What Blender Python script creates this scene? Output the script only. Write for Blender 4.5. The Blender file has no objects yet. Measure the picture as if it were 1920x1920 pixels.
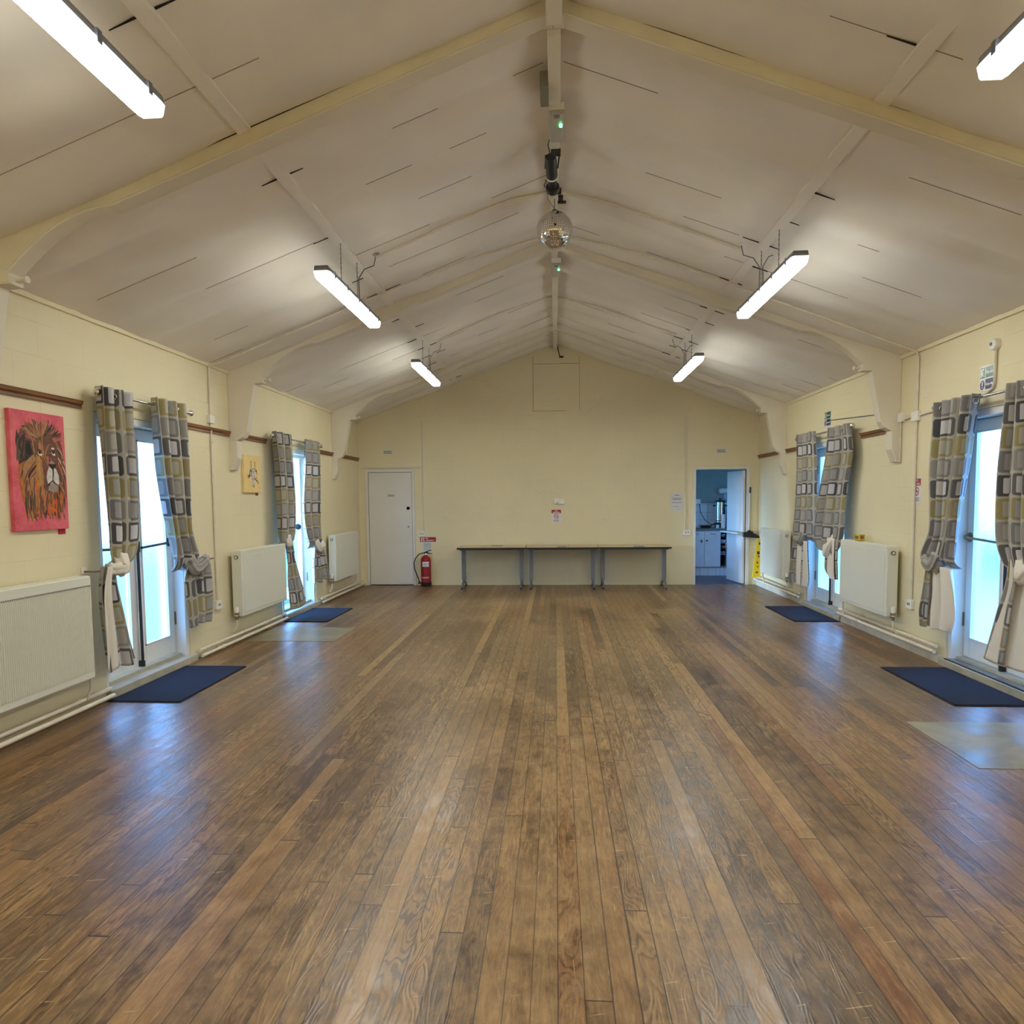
import bpy, bmesh, math, random
from mathutils import Vector, Matrix
S = bpy.context.scene
COL = S.collection
PI = math.pi
random.seed(7)
XL, XR, YB, YF, ZE, ZR = -3.445, 3.43, 12.02, -2.4, 2.87, 4.138
SL = (ZR - ZE) / 3.44

# ------------------------------------------------------------------ materials
def newmat(name):
    m = bpy.data.materials.new(name); m.use_nodes = True
    nt = m.node_tree; nt.nodes.clear()
    out = nt.nodes.new('ShaderNodeOutputMaterial')
    return m, nt, out
class G:
    """tiny node-graph writer"""
    def __init__(s, nt): s.nt = nt
    def n(s, t, **kw):
        nd = s.nt.nodes.new('ShaderNode' + t)
        for k, v in kw.items(): setattr(nd, k, v)
        return nd
    def put(s, sock, v):
        if isinstance(v, bpy.types.NodeSocket): s.nt.links.new(v, sock)
        elif v is not None:
            if isinstance(v, (tuple, list)) and len(v) == 3 and sock.type == 'RGBA': v = (*v, 1)
            sock.default_value = v
    def m(s, op, a, b=None, c=None, clamp=False):
        nd = s.n('Math', operation=op, use_clamp=clamp)
        for i, v in enumerate((a, b, c)):
            if v is not None: s.put(nd.inputs[i], v)
        return nd.outputs[0]
    def mix(s, f, a, b, mode='MIX'):
        nd = s.n('Mix', data_type='RGBA', blend_type=mode)
        s.put(nd.inputs[0], f); s.put(nd.inputs[6], a); s.put(nd.inputs[7], b)
        return nd.outputs[2]
    def noise(s, vec, scale, detail=3, rough=.5, dist=0):
        nd = s.n('TexNoise'); s.put(nd.inputs['Vector'], vec)
        nd.inputs['Scale'].default_value = scale; nd.inputs['Detail'].default_value = detail
        nd.inputs['Roughness'].default_value = rough; nd.inputs['Distortion'].default_value = dist
        return nd.outputs['Fac']
    def xyz(s, x, y, z=0.0):
        nd = s.n('CombineXYZ')
        for i, v in enumerate((x, y, z)): s.put(nd.inputs[i], v)
        return nd.outputs[0]
    def white(s, vec):
        nd = s.n('TexWhiteNoise', noise_dimensions='3D'); s.put(nd.inputs['Vector'], vec); return nd.outputs['Value']
    def ramp(s, f, stops, interp='LINEAR'):
        nd = s.n('ValToRGB'); s.put(nd.inputs[0], f); e = nd.color_ramp; e.interpolation = interp
        while len(e.elements) < len(stops): e.elements.new(.5)
        for el, (p, c) in zip(e.elements, stops): el.position = p; el.color = (*c, 1) if len(c) == 3 else c
        return nd.outputs[0]
    def rng(s, f, a, b, c=0., d=1.):
        nd = s.n('MapRange'); s.put(nd.inputs[0], f)
        for i, v in enumerate((a, b, c, d)): nd.inputs[i + 1].default_value = v
        return nd.outputs[0]
    def bump(s, h, strength=.3, dist=.01, normal=None):
        nd = s.n('Bump'); s.put(nd.inputs['Height'], h); nd.inputs['Strength'].default_value = strength
        nd.inputs['Distance'].default_value = dist
        if normal is not None: s.put(nd.inputs['Normal'], normal)
        return nd.outputs[0]
    def bsdf(s, col, rough=.5, metal=0., normal=None, **kw):
        nd = s.n('BsdfPrincipled'); s.put(nd.inputs['Base Color'], col); s.put(nd.inputs['Roughness'], rough)
        s.put(nd.inputs['Metallic'], metal)
        if normal is not None: s.put(nd.inputs['Normal'], normal)
        for k, v in kw.items(): s.put(nd.inputs[k.replace('_', ' ')], v)
        return nd.outputs[0]
def srgb(r, g, b):
    f = lambda c: (c / 255 / 12.92) if c <= 10 else ((c / 255 + .055) / 1.055) ** 2.4
    return (f(r), f(g), f(b))
M = {}
def simple(name, col, rough=.5, metal=0., vary=.06, vs=6., bump=0., bs=80., **kw):
    m, nt, out = newmat(name); g = G(nt)
    tc = g.n('TexCoord').outputs['Object']
    nz = g.noise(tc, vs, 4)
    c = g.mix(g.rng(nz, .3, .7), tuple(x * (1 - vary) for x in col), tuple(min(1, x * (1 + vary)) for x in col))
    nrm = g.bump(g.noise(tc, bs, 3), bump, .002) if bump else None
    nt.links.new(g.bsdf(c, rough, metal, nrm, **kw), out.inputs[0]); M[name] = m; return m
def emit(name, col, st, base=None):
    m, nt, out = newmat(name); g = G(nt)
    nt.links.new(g.bsdf(base or col, .4, 0., None, Emission_Color=col, Emission_Strength=st), out.inputs[0]); M[name] = m

def blockwall(name, axis, base):
    m, nt, out = newmat(name); g = G(nt)
    tc = g.n('TexCoord').outputs['Object']; sp = g.n('SeparateXYZ'); nt.links.new(tc, sp.inputs[0])
    v = g.xyz(sp.outputs[axis], sp.outputs[2])
    br = g.n('TexBrick'); nt.links.new(v, br.inputs['Vector'])
    for k, x in (('Scale', 1.), ('Brick Width', .45), ('Row Height', .225), ('Mortar Size', .004), ('Mortar Smooth', .6)): br.inputs[k].default_value = x
    mort = br.outputs['Fac']
    fade = g.rng(g.noise(tc, 1.3, 3), .4, .62)
    line = g.m('MULTIPLY', mort, fade)
    n1 = g.noise(tc, 1.1, 5, .6); n2 = g.noise(tc, 14, 4)
    c = g.mix(g.rng(n1, .3, .7), tuple(x * .955 for x in base), tuple(x * 1.03 for x in base))
    c = g.mix(g.m('MULTIPLY', line, .13), c, tuple(x * .5 for x in base))
    vs = g.xyz(g.m('MULTIPLY', sp.outputs[axis], .8), g.m('MULTIPLY', sp.outputs[2], 9.), 3.)
    crack = g.rng(g.m('ABSOLUTE', g.m('SUBTRACT', g.noise(vs, 1.6, 5, .6), .5)), .0, .012, 1., 0.)
    crack = g.m('MULTIPLY', crack, g.rng(g.noise(tc, 2.3, 2), .6, .68))
    c = g.mix(g.m('MULTIPLY', crack, .22), c, tuple(x * .4 for x in base))
    h = g.m('ADD', g.m('MULTIPLY', line, -1.), g.m('MULTIPLY', n2, .35))
    nt.links.new(g.bsdf(c, .55, 0., g.bump(h, .35, .004)), out.inputs[0]); M[name] = m

CREAM = srgb(232, 219, 180)
for nm, ax in (('wall_paint_side', 1), ('wall_paint_end', 0)): blockwall(nm, ax, CREAM)
simple('ceiling_paint', srgb(236, 227, 212), .8, vary=.06, vs=1.4, bump=.12, bs=30)
simple('frame_paint', srgb(224, 214, 192), .6, vary=.05, vs=2.5, bump=.1, bs=30)
simple('white_gloss', srgb(232, 230, 222), .35, vary=.03, vs=3)
simple('door_white', srgb(226, 222, 212), .4, vary=.03, vs=2)
simple('radiator_white', srgb(224, 222, 205), .35, vary=.02, vs=2)
simple('pipe_cream', srgb(224, 213, 192), .4, vary=.08, vs=9)
simple('plastic_white', srgb(238, 233, 222), .4, vary=.02)
simple('skirting_paint', srgb(205, 198, 178), .5, vary=.12, vs=12, bump=.3, bs=25)
simple('concrete', srgb(176, 168, 148), .75, vary=.14, vs=9, bump=.3)
simple('chrome', (.75, .73, .7), .15, 1., vary=.02)
simple('brass_dark', (.3, .24, .16), .4, 1.)
simple('black_metal', (.018, .018, .02), .45, 0.)
simple('black_plastic', (.012, .012, .014), .4)
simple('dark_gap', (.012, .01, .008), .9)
simple('grey_metal', srgb(128, 132, 144), .4, .5)
simple('grey_box', srgb(128, 124, 104), .6)
simple('grey_housing', srgb(120, 120, 122), .5)
simple('table_top', srgb(205, 182, 142), .35, vary=.05, vs=4)
simple('mat_navy', srgb(4, 12, 32), .95, vary=.35, vs=60, bump=1., bs=260)
simple('red_paint', srgb(150, 10, 18), .3)
simple('sign_red', srgb(165, 18, 28), .4)
simple('sign_green', srgb(10, 96, 62), .25)
simple('sign_blue', srgb(14, 24, 92), .25)
simple('sign_white', srgb(232, 230, 228), .25)
simple('paper', srgb(214, 212, 210), .5)
simple('ink', (.03, .03, .03), .6)
simple('ink_grey', (.2, .19, .18), .6)
simple('ink_green', srgb(40, 100, 70), .4)
simple('kitchen_wall', srgb(128, 142, 140), .6)
simple('kitchen_unit', srgb(190, 198, 208), .4)
simple('worktop', srgb(92, 100, 104), .4, vary=.15, vs=60)
simple('kitchen_floor', srgb(62, 66, 84), .35, vary=.12, vs=7)
simple('steel', (.62, .62, .64), .18, 1.)
simple('navy_cloth', srgb(22, 26, 80), .8)
simple('yellow_plastic', srgb(232, 196, 20), .45)
simple('aluminium', (.55, .58, .62), .3, .9)
simple('lining', srgb(226, 218, 204), .85, vary=.03, bump=.2, bs=200)
simple('outside_grass', srgb(50, 82, 66), .95, vary=.2, vs=3)
simple('tub_label', srgb(196, 172, 60), .5, vary=.3, vs=40)
simple('canvas_side', srgb(186, 46, 66), .8)
simple('canvas_cream', srgb(236, 206, 140), .8, vary=.05, vs=9)
simple('em_body', srgb(178, 172, 160), .35)
emit('lamp_glow', (.965, 1., .94), 53.)
emit('lamp_side', (.97, 1., .95), 15.)
simple('reflector_paving', srgb(200, 200, 196), .9)
simple('frame_cream', srgb(224, 212, 180), .6, vary=.08, vs=4)
emit('lamp_end', (1., .97, .92), 1.2, (.7, .72, .76))
emit('led_green', (.12, 1., .35), 5.)

def m_tiles():
    m, nt, out = newmat('kitchen_tiles'); g = G(nt)
    tc = g.n('TexCoord').outputs['Object']; sp = g.n('SeparateXYZ'); nt.links.new(tc, sp.inputs[0])
    br = g.n('TexBrick', offset=0.); nt.links.new(g.xyz(sp.outputs[0], sp.outputs[2]), br.inputs['Vector'])
    for k, x in (('Scale', 1.), ('Brick Width', .15), ('Row Height', .15), ('Mortar Size', .004)): br.inputs[k].default_value = x
    c = g.mix(br.outputs['Fac'], srgb(196, 204, 214), srgb(150, 156, 162))
    nt.links.new(g.bsdf(c, .25), out.inputs[0]); M['kitchen_tiles'] = m
m_tiles()

def m_floor():
    m, nt, out = newmat('floor_boards'); g = G(nt)
    tc = g.n('TexCoord').outputs['Object']; sp = g.n('SeparateXYZ'); nt.links.new(tc, sp.inputs[0])
    x, y = sp.outputs[0], sp.outputs[1]
    PW, LN = .0815, 3.0
    xs = g.m('DIVIDE', x, PW); i = g.m('FLOOR', xs); fx = g.m('FRACT', xs)
    h1 = g.white(g.xyz(i, 3.1, 0.)); h1b = g.white(g.xyz(i, 9.7, 2.))
    ys = g.m('DIVIDE', g.m('ADD', y, g.m('MULTIPLY', h1, 7.3)), g.m('ADD', LN * .75, g.m('MULTIPLY', h1b, LN * .6)))
    j = g.m('FLOOR', ys); fy = g.m('FRACT', ys)
    idv = g.white(g.xyz(i, j, 5.)); id2 = g.white(g.xyz(i, j, 11.)); id3 = g.white(g.xyz(i, j, 17.))
    base = g.ramp(idv, [(0., srgb(68, 48, 30)), (.16, srgb(98, 72, 44)), (.34, srgb(116, 88, 54)), (.5, srgb(134, 103, 64)), (.64, srgb(104, 84, 62)), (.76, srgb(142, 112, 72)), (.88, srgb(122, 80, 46)), (1., srgb(164, 130, 82))])
    zo = g.m('MULTIPLY', id2, 60.)
    # cathedral figure: contour bands of a stretched noise
    fv = g.xyz(g.m('MULTIPLY', x, 11.), g.m('MULTIPLY', y, 2.2), zo)
    f1 = g.noise(fv, 1.0, 2.5, .45, .25)
    bands = g.m('SINE', g.m('MULTIPLY', f1, 90.))
    figure = g.rng(bands, .1, .7)
    figmask = g.rng(id3, .3, .8, .15, 1.)
    gv = g.xyz(g.m('MULTIPLY', x, 170.), g.m('MULTIPLY', y, 5.), zo)
    fine = g.noise(gv, 1., 4, .65)
    c = g.mix(g.m('MULTIPLY', g.m('MULTIPLY', figure, figmask), .7), base, srgb(58, 36, 20))
    c = g.mix(g.m('MULTIPLY', g.rng(fine, .35, .7), .22), c, srgb(60, 42, 26))
    # worn, bleached traffic area and blotches
    w1 = g.noise(g.xyz(x, g.m('MULTIPLY', y, .6), 1.), 1.5, 6, .65)
    w2 = g.noise(g.xyz(g.m('MULTIPLY', x, 1.6), y, 7.), 9., 5, .7)
    cen = g.rng(g.m('ABSOLUTE', x), .6, 3.1, 1., .35)
    wear = g.m('MULTIPLY', g.rng(g.m('ADD', g.m('MULTIPLY', w1, .55), g.m('MULTIPLY', w2, .5)), .47, .66), cen)
    c = g.mix(g.m('MULTIPLY', wear, .62), c, srgb(184, 148, 100))
    sp_ = g.noise(g.xyz(g.m('MULTIPLY', x, 60.), g.m('MULTIPLY', y, 7.), zo), 1., 6, .72)
    spm = g.rng(g.noise(g.xyz(g.m('MULTIPLY', x, 1.8), g.m('MULTIPLY', y, .8), 13.), 1., 4, .6), .40, .62)
    c = g.mix(g.m('MULTIPLY', g.m('MULTIPLY', g.rng(sp_, .50, .60), g.m('ADD', .2, g.m('MULTIPLY', spm, .8))), .38), c, srgb(200, 160, 104))
    c = g.mix(g.m('MULTIPLY', g.rng(sp_, .46, .36), .28), c, srgb(82, 58, 38))
    dk = g.noise(g.xyz(g.m('MULTIPLY', x, 2.), y, 31.), 5., 5, .7)
    c = g.mix(g.m('MULTIPLY', g.rng(dk, .54, .66), .32), c, srgb(80, 58, 42))
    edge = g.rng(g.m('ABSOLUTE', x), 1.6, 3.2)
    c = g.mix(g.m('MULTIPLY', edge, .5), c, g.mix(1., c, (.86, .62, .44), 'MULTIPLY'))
    # scratches (short light marks)
    sv = g.xyz(g.m('MULTIPLY', g.m('ADD', x, g.m('MULTIPLY', y, .35)), 6.), g.m('MULTIPLY', g.m('SUBTRACT', y, g.m('MULTIPLY', x, .2)), 60.), 2.)
    sc = g.rng(g.noise(sv, 1., 2, .5), .70, .74)
    sv2 = g.xyz(g.m('MULTIPLY', x, 70.), g.m('MULTIPLY', y, 5.), 4.)
    sc2 = g.rng(g.noise(sv2, 1., 3, .6), .67, .73)
    c = g.mix(g.m('MULTIPLY', g.m('MAXIMUM', sc, sc2), .5), c, srgb(216, 190, 142))
    # gaps
    ex = g.m('MINIMUM', fx, g.m('SUBTRACT', 1., fx))
    gw = g.rng(h1b, .0, 1., .016, .042)
    gx = g.m('LESS_THAN', ex, gw)
    ey = g.m('LESS_THAN', fy, .0022)
    gap = g.m('MAXIMUM', g.m('MULTIPLY', gx, g.rng(h1, 0., 1., .65, 1.)), ey)
    c = g.mix(g.m('MULTIPLY', gap, .85), c, srgb(34, 24, 18))
    rough = g.m('ADD', g.m('ADD', .23, g.m('MULTIPLY', wear, .16)), g.m('MULTIPLY', w2, .16), None, True)
    tilt = g.m('MULTIPLY', g.m('SUBTRACT', g.m('MULTIPLY', fx, fx), fx), 1.2)
    h = g.m('ADD', g.m('ADD', g.m('MULTIPLY', gap, -1.), g.m('MULTIPLY', bands, .10)), g.m('ADD', g.m('MULTIPLY', fine, .15), tilt))
    sh = g.bsdf(c, rough, 0., g.bump(h, .45, .0028), Specular_IOR_Level=.65)
    nt.links.new(sh, out.inputs[0]); M['floor_boards'] = m
m_floor()

def m_wood():
    m, nt, out = newmat('stained_wood'); g = G(nt)
    tc = g.n('TexCoord').outputs['Object']; sp = g.n('SeparateXYZ'); nt.links.new(tc, sp.inputs[0])
    v = g.xyz(g.m('MULTIPLY', sp.outputs[0], 40.), g.m('MULTIPLY', sp.outputs[1], 3.), g.m('MULTIPLY', sp.outputs[2], 60.))
    c = g.ramp(g.noise(v, 1., 4), [(.3, srgb(88, 54, 24)), (.7, srgb(148, 98, 48))])
    nt.links.new(g.bsdf(c, .4), out.inputs[0]); M['stained_wood'] = m
m_wood()

def m_slab():
    m, nt, out = newmat('hearth_slab'); g = G(nt)
    tc = g.n('TexCoord').outputs['Object']
    n = g.noise(tc, 2.6, 6, .65, .6)
    c = g.ramp(n, [(.3, srgb(92, 86, 62)), (.48, srgb(136, 128, 98)), (.62, srgb(158, 152, 124)), (.8, srgb(120, 110, 80))])
    nt.links.new(g.bsdf(c, g.rng(n, .3, .7, .25, .55), 0., g.bump(n, .3, .004)), out.inputs[0]); M['hearth_slab'] = m
m_slab()

def m_cloth():
    m, nt, out = newmat('curtain_cloth'); g = G(nt)
    uv = g.n('UVMap').outputs[0]; sp = g.n('SeparateXYZ'); nt.links.new(uv, sp.inputs[0])
    CW, CH = .195, .172
    us = g.m('DIVIDE', sp.outputs[0], CW); vs = g.m('DIVIDE', sp.outputs[1], CH)
    ci = g.m('FLOOR', us); ri = g.m('FLOOR', vs)
    lx = g.m('MULTIPLY', g.m('SUBTRACT', g.m('FRACT', us), .5), CW)
    ly = g.m('MULTIPLY', g.m('SUBTRACT', g.m('FRACT', vs), .5), CH)
    def box(bx, by, r, ox=0.):
        ax = g.m('MAXIMUM', g.m('SUBTRACT', g.m('ABSOLUTE', g.m('SUBTRACT', lx, ox)), bx - r), 0.)
        ay = g.m('MAXIMUM', g.m('SUBTRACT', g.m('ABSOLUTE', ly), by - r), 0.)
        d = g.m('SQRT', g.m('ADD', g.m('MULTIPLY', ax, ax), g.m('MULTIPLY', ay, ay)))
        return g.rng(g.m('SUBTRACT', d, r), -.0015, .0015, 1., 0.)
    odd = g.m('MODULO', g.m('ADD', ci, 12.), 3.)
    shift = g.m('MULTIPLY', g.m('GREATER_THAN', odd, 1.5), 3.)
    t = g.m('DIVIDE', g.m('ADD', g.m('MODULO', g.m('ADD', g.m('ADD', ri, 12.), shift), 6.), .5), 6.)
    oc = g.ramp(t, [(0., srgb(104, 100, 98)), (1 / 6, srgb(140, 122, 66)), (2 / 6, srgb(66, 60, 60)), (3 / 6, srgb(138, 132, 122)), (4 / 6, srgb(150, 134, 70)), (5 / 6, srgb(24, 22, 24))], 'CONSTANT')
    ic = g.ramp(t, [(0., srgb(150, 146, 142)), (1 / 6, srgb(150, 148, 142)), (2 / 6, srgb(190, 184, 178)), (3 / 6, srgb(168, 160, 150)), (4 / 6, srgb(176, 168, 150)), (5 / 6, srgb(206, 202, 202))], 'CONSTANT')
    c = g.mix(box(.086, .077, .026), srgb(178, 170, 154), oc)
    c = g.mix(box(.046, .057, .010, .012), c, ic)
    wv = g.noise(g.xyz(g.m('MULTIPLY', sp.outputs[0], 900.), g.m('MULTIPLY', sp.outputs[1], 900.)), 1., 2)
    c = g.mix(.12, c, g.mix(wv, (.1, .1, .1), (.9, .9, .9)))
    b = g.bsdf(c, .8, 0., g.bump(wv, .15, .001), Sheen_Weight=.2)
    tr = g.n('BsdfTranslucent'); g.put(tr.inputs[0], c)
    ms = g.n('MixShader'); ms.inputs[0].default_value = .12
    nt.links.new(b, ms.inputs[1]); nt.links.new(tr.outputs[0], ms.inputs[2])
    nt.links.new(ms.outputs[0], out.inputs[0]); M['curtain_cloth'] = m
m_cloth()

def m_glass():
    m, nt, out = newmat('obscure_glass'); g = G(nt)
    tc = g.n('TexCoord').outputs['Object']
    nb = g.bump(g.noise(tc, 90., 2), .35, .004)
    r = g.n('BsdfRefraction'); r.inputs['Roughness'].default_value = .24; r.inputs['IOR'].default_value = 1.22
    r.inputs['Color'].default_value = (.93, .97, 1, 1); nt.links.new(nb, r.inputs['Normal'])
    tp = g.n('BsdfTransparent'); tp.inputs[0].default_value = (.93, .97, 1, 1)
    tl = g.n('BsdfTranslucent'); tl.inputs[0].default_value = (.9, .95, 1, 1)
    gl = g.n('BsdfGlossy'); gl.inputs['Roughness'].default_value = .2
    a = g.n('MixShader'); a.inputs[0].default_value = .22; nt.links.new(r.outputs[0], a.inputs[1]); nt.links.new(tp.outputs[0], a.inputs[2])
    b = g.n('MixShader'); b.inputs[0].default_value = .10; nt.links.new(a.outputs[0], b.inputs[1]); nt.links.new(tl.outputs[0], b.inputs[2])
    c = g.n('MixShader'); c.inputs[0].default_value = .05; nt.links.new(b.outputs[0], c.inputs[1]); nt.links.new(gl.outputs[0], c.inputs[2])
    nt.links.new(c.outputs[0], out.inputs[0]); M['obscure_glass'] = m
m_glass()

def m_canvas():
    m, nt, out = newmat('canvas_pink'); g = G(nt)
    tc = g.n('TexCoord').outputs['Object']
    c = g.ramp(g.noise(tc, 7., 5, .7), [(.25, srgb(196, 70, 84)), (.5, srgb(222, 98, 110)), (.75, srgb(232, 122, 132))])
    nt.links.new(g.bsdf(c, .7), out.inputs[0]); M['canvas_pink'] = m
m_canvas()

SPLIT = {'eyelet', 'saddle', 'shelf', 'handle', 'leg', 'bracket', 'clip', 'bolt', 'latch', 'tail_pipe', 'glazing_bead', 'cover_strip', 'under_frame', 'hinge_plate', 'roof_deck', 'green_panel', 'holder', 'cigarette_', 'clasp', 'valve_', 'bolt_bracket'}
# ------------------------------------------------------------------ mesh builder
class MB:
    def __init__(s): s.v = []; s.f = []; s.uv = None; s.mi = []; s.cur = 0
    def face(s, idx): s.f.append(tuple(idx)); s.mi.append(s.cur)
    def box(s, x0, x1, y0, y1, z0, z1):
        if x0 > x1: x0, x1 = x1, x0
        if y0 > y1: y0, y1 = y1, y0
        b = len(s.v)
        for z in (z0, z1):
            for x, y in ((x0, y0), (x1, y0), (x1, y1), (x0, y1)): s.v.append((x, y, z))
        for q in ((3, 2, 1, 0), (4, 5, 6, 7), (0, 1, 5, 4), (1, 2, 6, 5), (2, 3, 7, 6), (3, 0, 4, 7)): s.face(b + k for k in q)
        return s
    def tube(s, pts, r, n=10, cap=True):
        pts = [Vector(p) for p in pts]; rs = r if isinstance(r, (list, tuple)) else [r] * len(pts)
        b = len(s.v); prev = None
        for k, p in enumerate(pts):
            d = (pts[min(k + 1, len(pts) - 1)] - pts[max(k - 1, 0)]).normalized()
            if prev is None:
                u = d.cross(Vector((0, 0, 1)))
                if u.length < .1: u = d.cross(Vector((1, 0, 0)))
                u.normalize()
            else:
                u = prev - d * prev.dot(d); u.normalize()
            prev = u; w = d.cross(u)
            for a in range(n):
                t = 2 * PI * a / n; s.v.append(tuple(p + (u * math.cos(t) + w * math.sin(t)) * rs[k]))
        for k in range(len(pts) - 1):
            for a in range(n):
                a2 = (a + 1) % n
                s.face((b + k * n + a, b + k * n + a2, b + (k + 1) * n + a2, b + (k + 1) * n + a))
        if cap:
            s.face(b + a for a in reversed(range(n))); e = b + (len(pts) - 1) * n; s.face(e + a for a in range(n))
        return s
    def lathe(s, prof, c=(0, 0, 0), n=24, axis='z'):
        b = len(s.v)
        for r, h in prof:
            for a in range(n):
                t = 2 * PI * a / n; q = (r * math.cos(t), r * math.sin(t), h)
                if axis == 'x': q = (q[2], q[0], q[1])
                if axis == 'y': q = (q[0], q[2], -q[1])
                s.v.append((c[0] + q[0], c[1] + q[1], c[2] + q[2]))
        for k in range(len(prof) - 1):
            for a in range(n):
                a2 = (a + 1) % n
                s.face((b + k * n + a, b + k * n + a2, b + (k + 1) * n + a2, b + (k + 1) * n + a))
        s.face(b + a for a in reversed(range(n))); e = b + (len(prof) - 1) * n; s.face(e + a for a in range(n))
        return s
    def prism(s, poly, h0, h1, axis='y'):
        """poly in the two other axes; extruded along axis from h0 to h1"""
        b = len(s.v); n = len(poly)
        for h in (h0, h1):
            for a, c in poly: s.v.append({'y': (a, h, c), 'x': (h, a, c), 'z': (a, c, h)}[axis])
        s.face(b + k for k in range(n)); s.face(b + n + k for k in reversed(range(n)))
        for k in range(n): k2 = (k + 1) % n; s.face((b + k, b + n + k, b + n + k2, b + k2))
        return s
    def build(s, name, mat, parent=None, smooth=False, bevel=0., loc=None, at=None):
        if name in SPLIT and parent is not None:
            up = list(range(len(s.v)))
            def fd(i):
                while up[i] != i: up[i] = up[up[i]]; i = up[i]
                return i
            for f in s.f:
                for k in f[1:]: up[fd(k)] = fd(f[0])
            roots = []
            for f in s.f:
                q = fd(f[0])
                if q not in roots: roots.append(q)
            if len(roots) > 1:
                res = []
                for q in roots:
                    idx = [i for i in range(len(s.v)) if fd(i) == q]; mp = {i: k for k, i in enumerate(idx)}
                    m = MB(); m.v = [s.v[i] for i in idx]
                    for f, mi in zip(s.f, s.mi):
                        if fd(f[0]) == q: m.f.append(tuple(mp[i] for i in f)); m.mi.append(mi)
                    res.append(m._b(name, mat, parent, smooth, bevel, loc, at))
                return res[0]
        return s._b(name, mat, parent, smooth, bevel, loc, at)
    def _b(s, name, mat, parent=None, smooth=False, bevel=0., loc=None, at=None):
        me = bpy.data.meshes.new(name)
        off = Vector(at) if at else (Vector(loc) if loc else None)
        vv = s.v if off is None else [(x - off[0], y - off[1], z - off[2]) for x, y, z in s.v]
        me.from_pydata([tuple(v) for v in vv], [], s.f)
        for mm in (mat if isinstance(mat, (list, tuple)) else [mat]): me.materials.append(M[mm])
        for p, i in zip(me.polygons, s.mi): p.material_index = i
        bm = bmesh.new(); bm.from_mesh(me); bmesh.ops.recalc_face_normals(bm, faces=bm.faces)
        bm.to_mesh(me); bm.free()
        if smooth:
            for p in me.polygons: p.use_smooth = True
            if smooth == 'auto':
                try: me.set_sharp_from_angle(angle=math.radians(38))
                except Exception: pass
        o = bpy.data.objects.new(name, me); COL.objects.link(o)
        if off is not None and parent is None: o.location = off
        if parent is not None:
            o.parent = parent; o.location = (0, 0, 0)
            if off is None:
                w = root_loc(parent)
                for v in me.vertices: v.co = v.co - w
        if bevel:
            b = o.modifiers.new('bevel', 'BEVEL'); b.width = bevel; b.segments = 2; b.limit_method = 'ANGLE'
        return o
def root_loc(o):
    w = Vector((0, 0, 0))
    while o is not None: w += o.location; o = o.parent
    return w
def tag(o, label=None, cat=None, group=None, kind=None):
    if label: o['label'] = label
    if cat: o['category'] = cat
    if group: o['group'] = group
    if kind: o['kind'] = kind
    return o
def thing(name, label, cat, loc, group=None):
    o = bpy.data.objects.new(name, None); COL.objects.link(o); o.location = loc; o.empty_display_size = .1
    return tag(o, label, cat, group)
def struct(o, label=None): o['kind'] = 'structure'; o['label'] = label or o.name.replace('_', ' '); return o
def copy_tree(o, parent=None):
    c = o.copy(); COL.objects.link(c); c.parent = parent
    for ch in [x for x in bpy.data.objects if x.parent == o]: copy_tree(ch, c)
    return c
def text(body, size, mat, parent, org, right, up, name='lettering', bold=0., align='LEFT', xs=1.):
    """flat lettering mesh lying on a surface: org = start point, right/up = unit directions"""
    cu = bpy.data.curves.new('t', 'FONT'); cu.body = body; cu.size = size; cu.align_x = align; cu.offset = bold; cu.resolution_u = 2
    to = bpy.data.objects.new('t', cu); COL.objects.link(to)
    bpy.context.view_layer.update()
    me = bpy.data.meshes.new_from_object(to.evaluated_get(bpy.context.evaluated_depsgraph_get()))
    bpy.data.objects.remove(to); bpy.data.curves.remove(cu)
    R_, U_ = Vector(right), Vector(up); w = root_loc(parent)
    for v in me.vertices: v.co = Vector(org) - w + R_ * (v.co.x * xs) + U_ * v.co.y
    me.materials.clear(); me.materials.append(M[mat])
    o = bpy.data.objects.new(name, me); COL.objects.link(o); o.parent = parent
    return o
def ceil_z(x): return ZR - SL * abs(x)

# ------------------------------------------------------------------ the setting
T = .28                                             # wall thickness
DOORS = ((5.03, 6.27), (8.47, 9.73))                # glazed double doors, both side walls
DH = 2.19
def side_wall(name, x, s, mat):
    mb = MB(); xo = x + s * T
    ys = [YF] + [v for d in DOORS for v in d] + [YB + .2]
    for a, b in zip(ys[::2], ys[1::2]): mb.box(x, xo, a, b, -.1, 3.05)
    for a, b in DOORS:
        mb.box(x, xo, a, b, DH, 3.05); mb.box(x, xo, a, b, -.3, 0)
    return struct(mb.build(name, mat), name.replace('_', ' ') + ' of cream painted blockwork')
side_wall('wall_left', XL, -1, 'wall_paint_side'); side_wall('wall_right', XR, 1, 'wall_paint_side')
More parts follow.
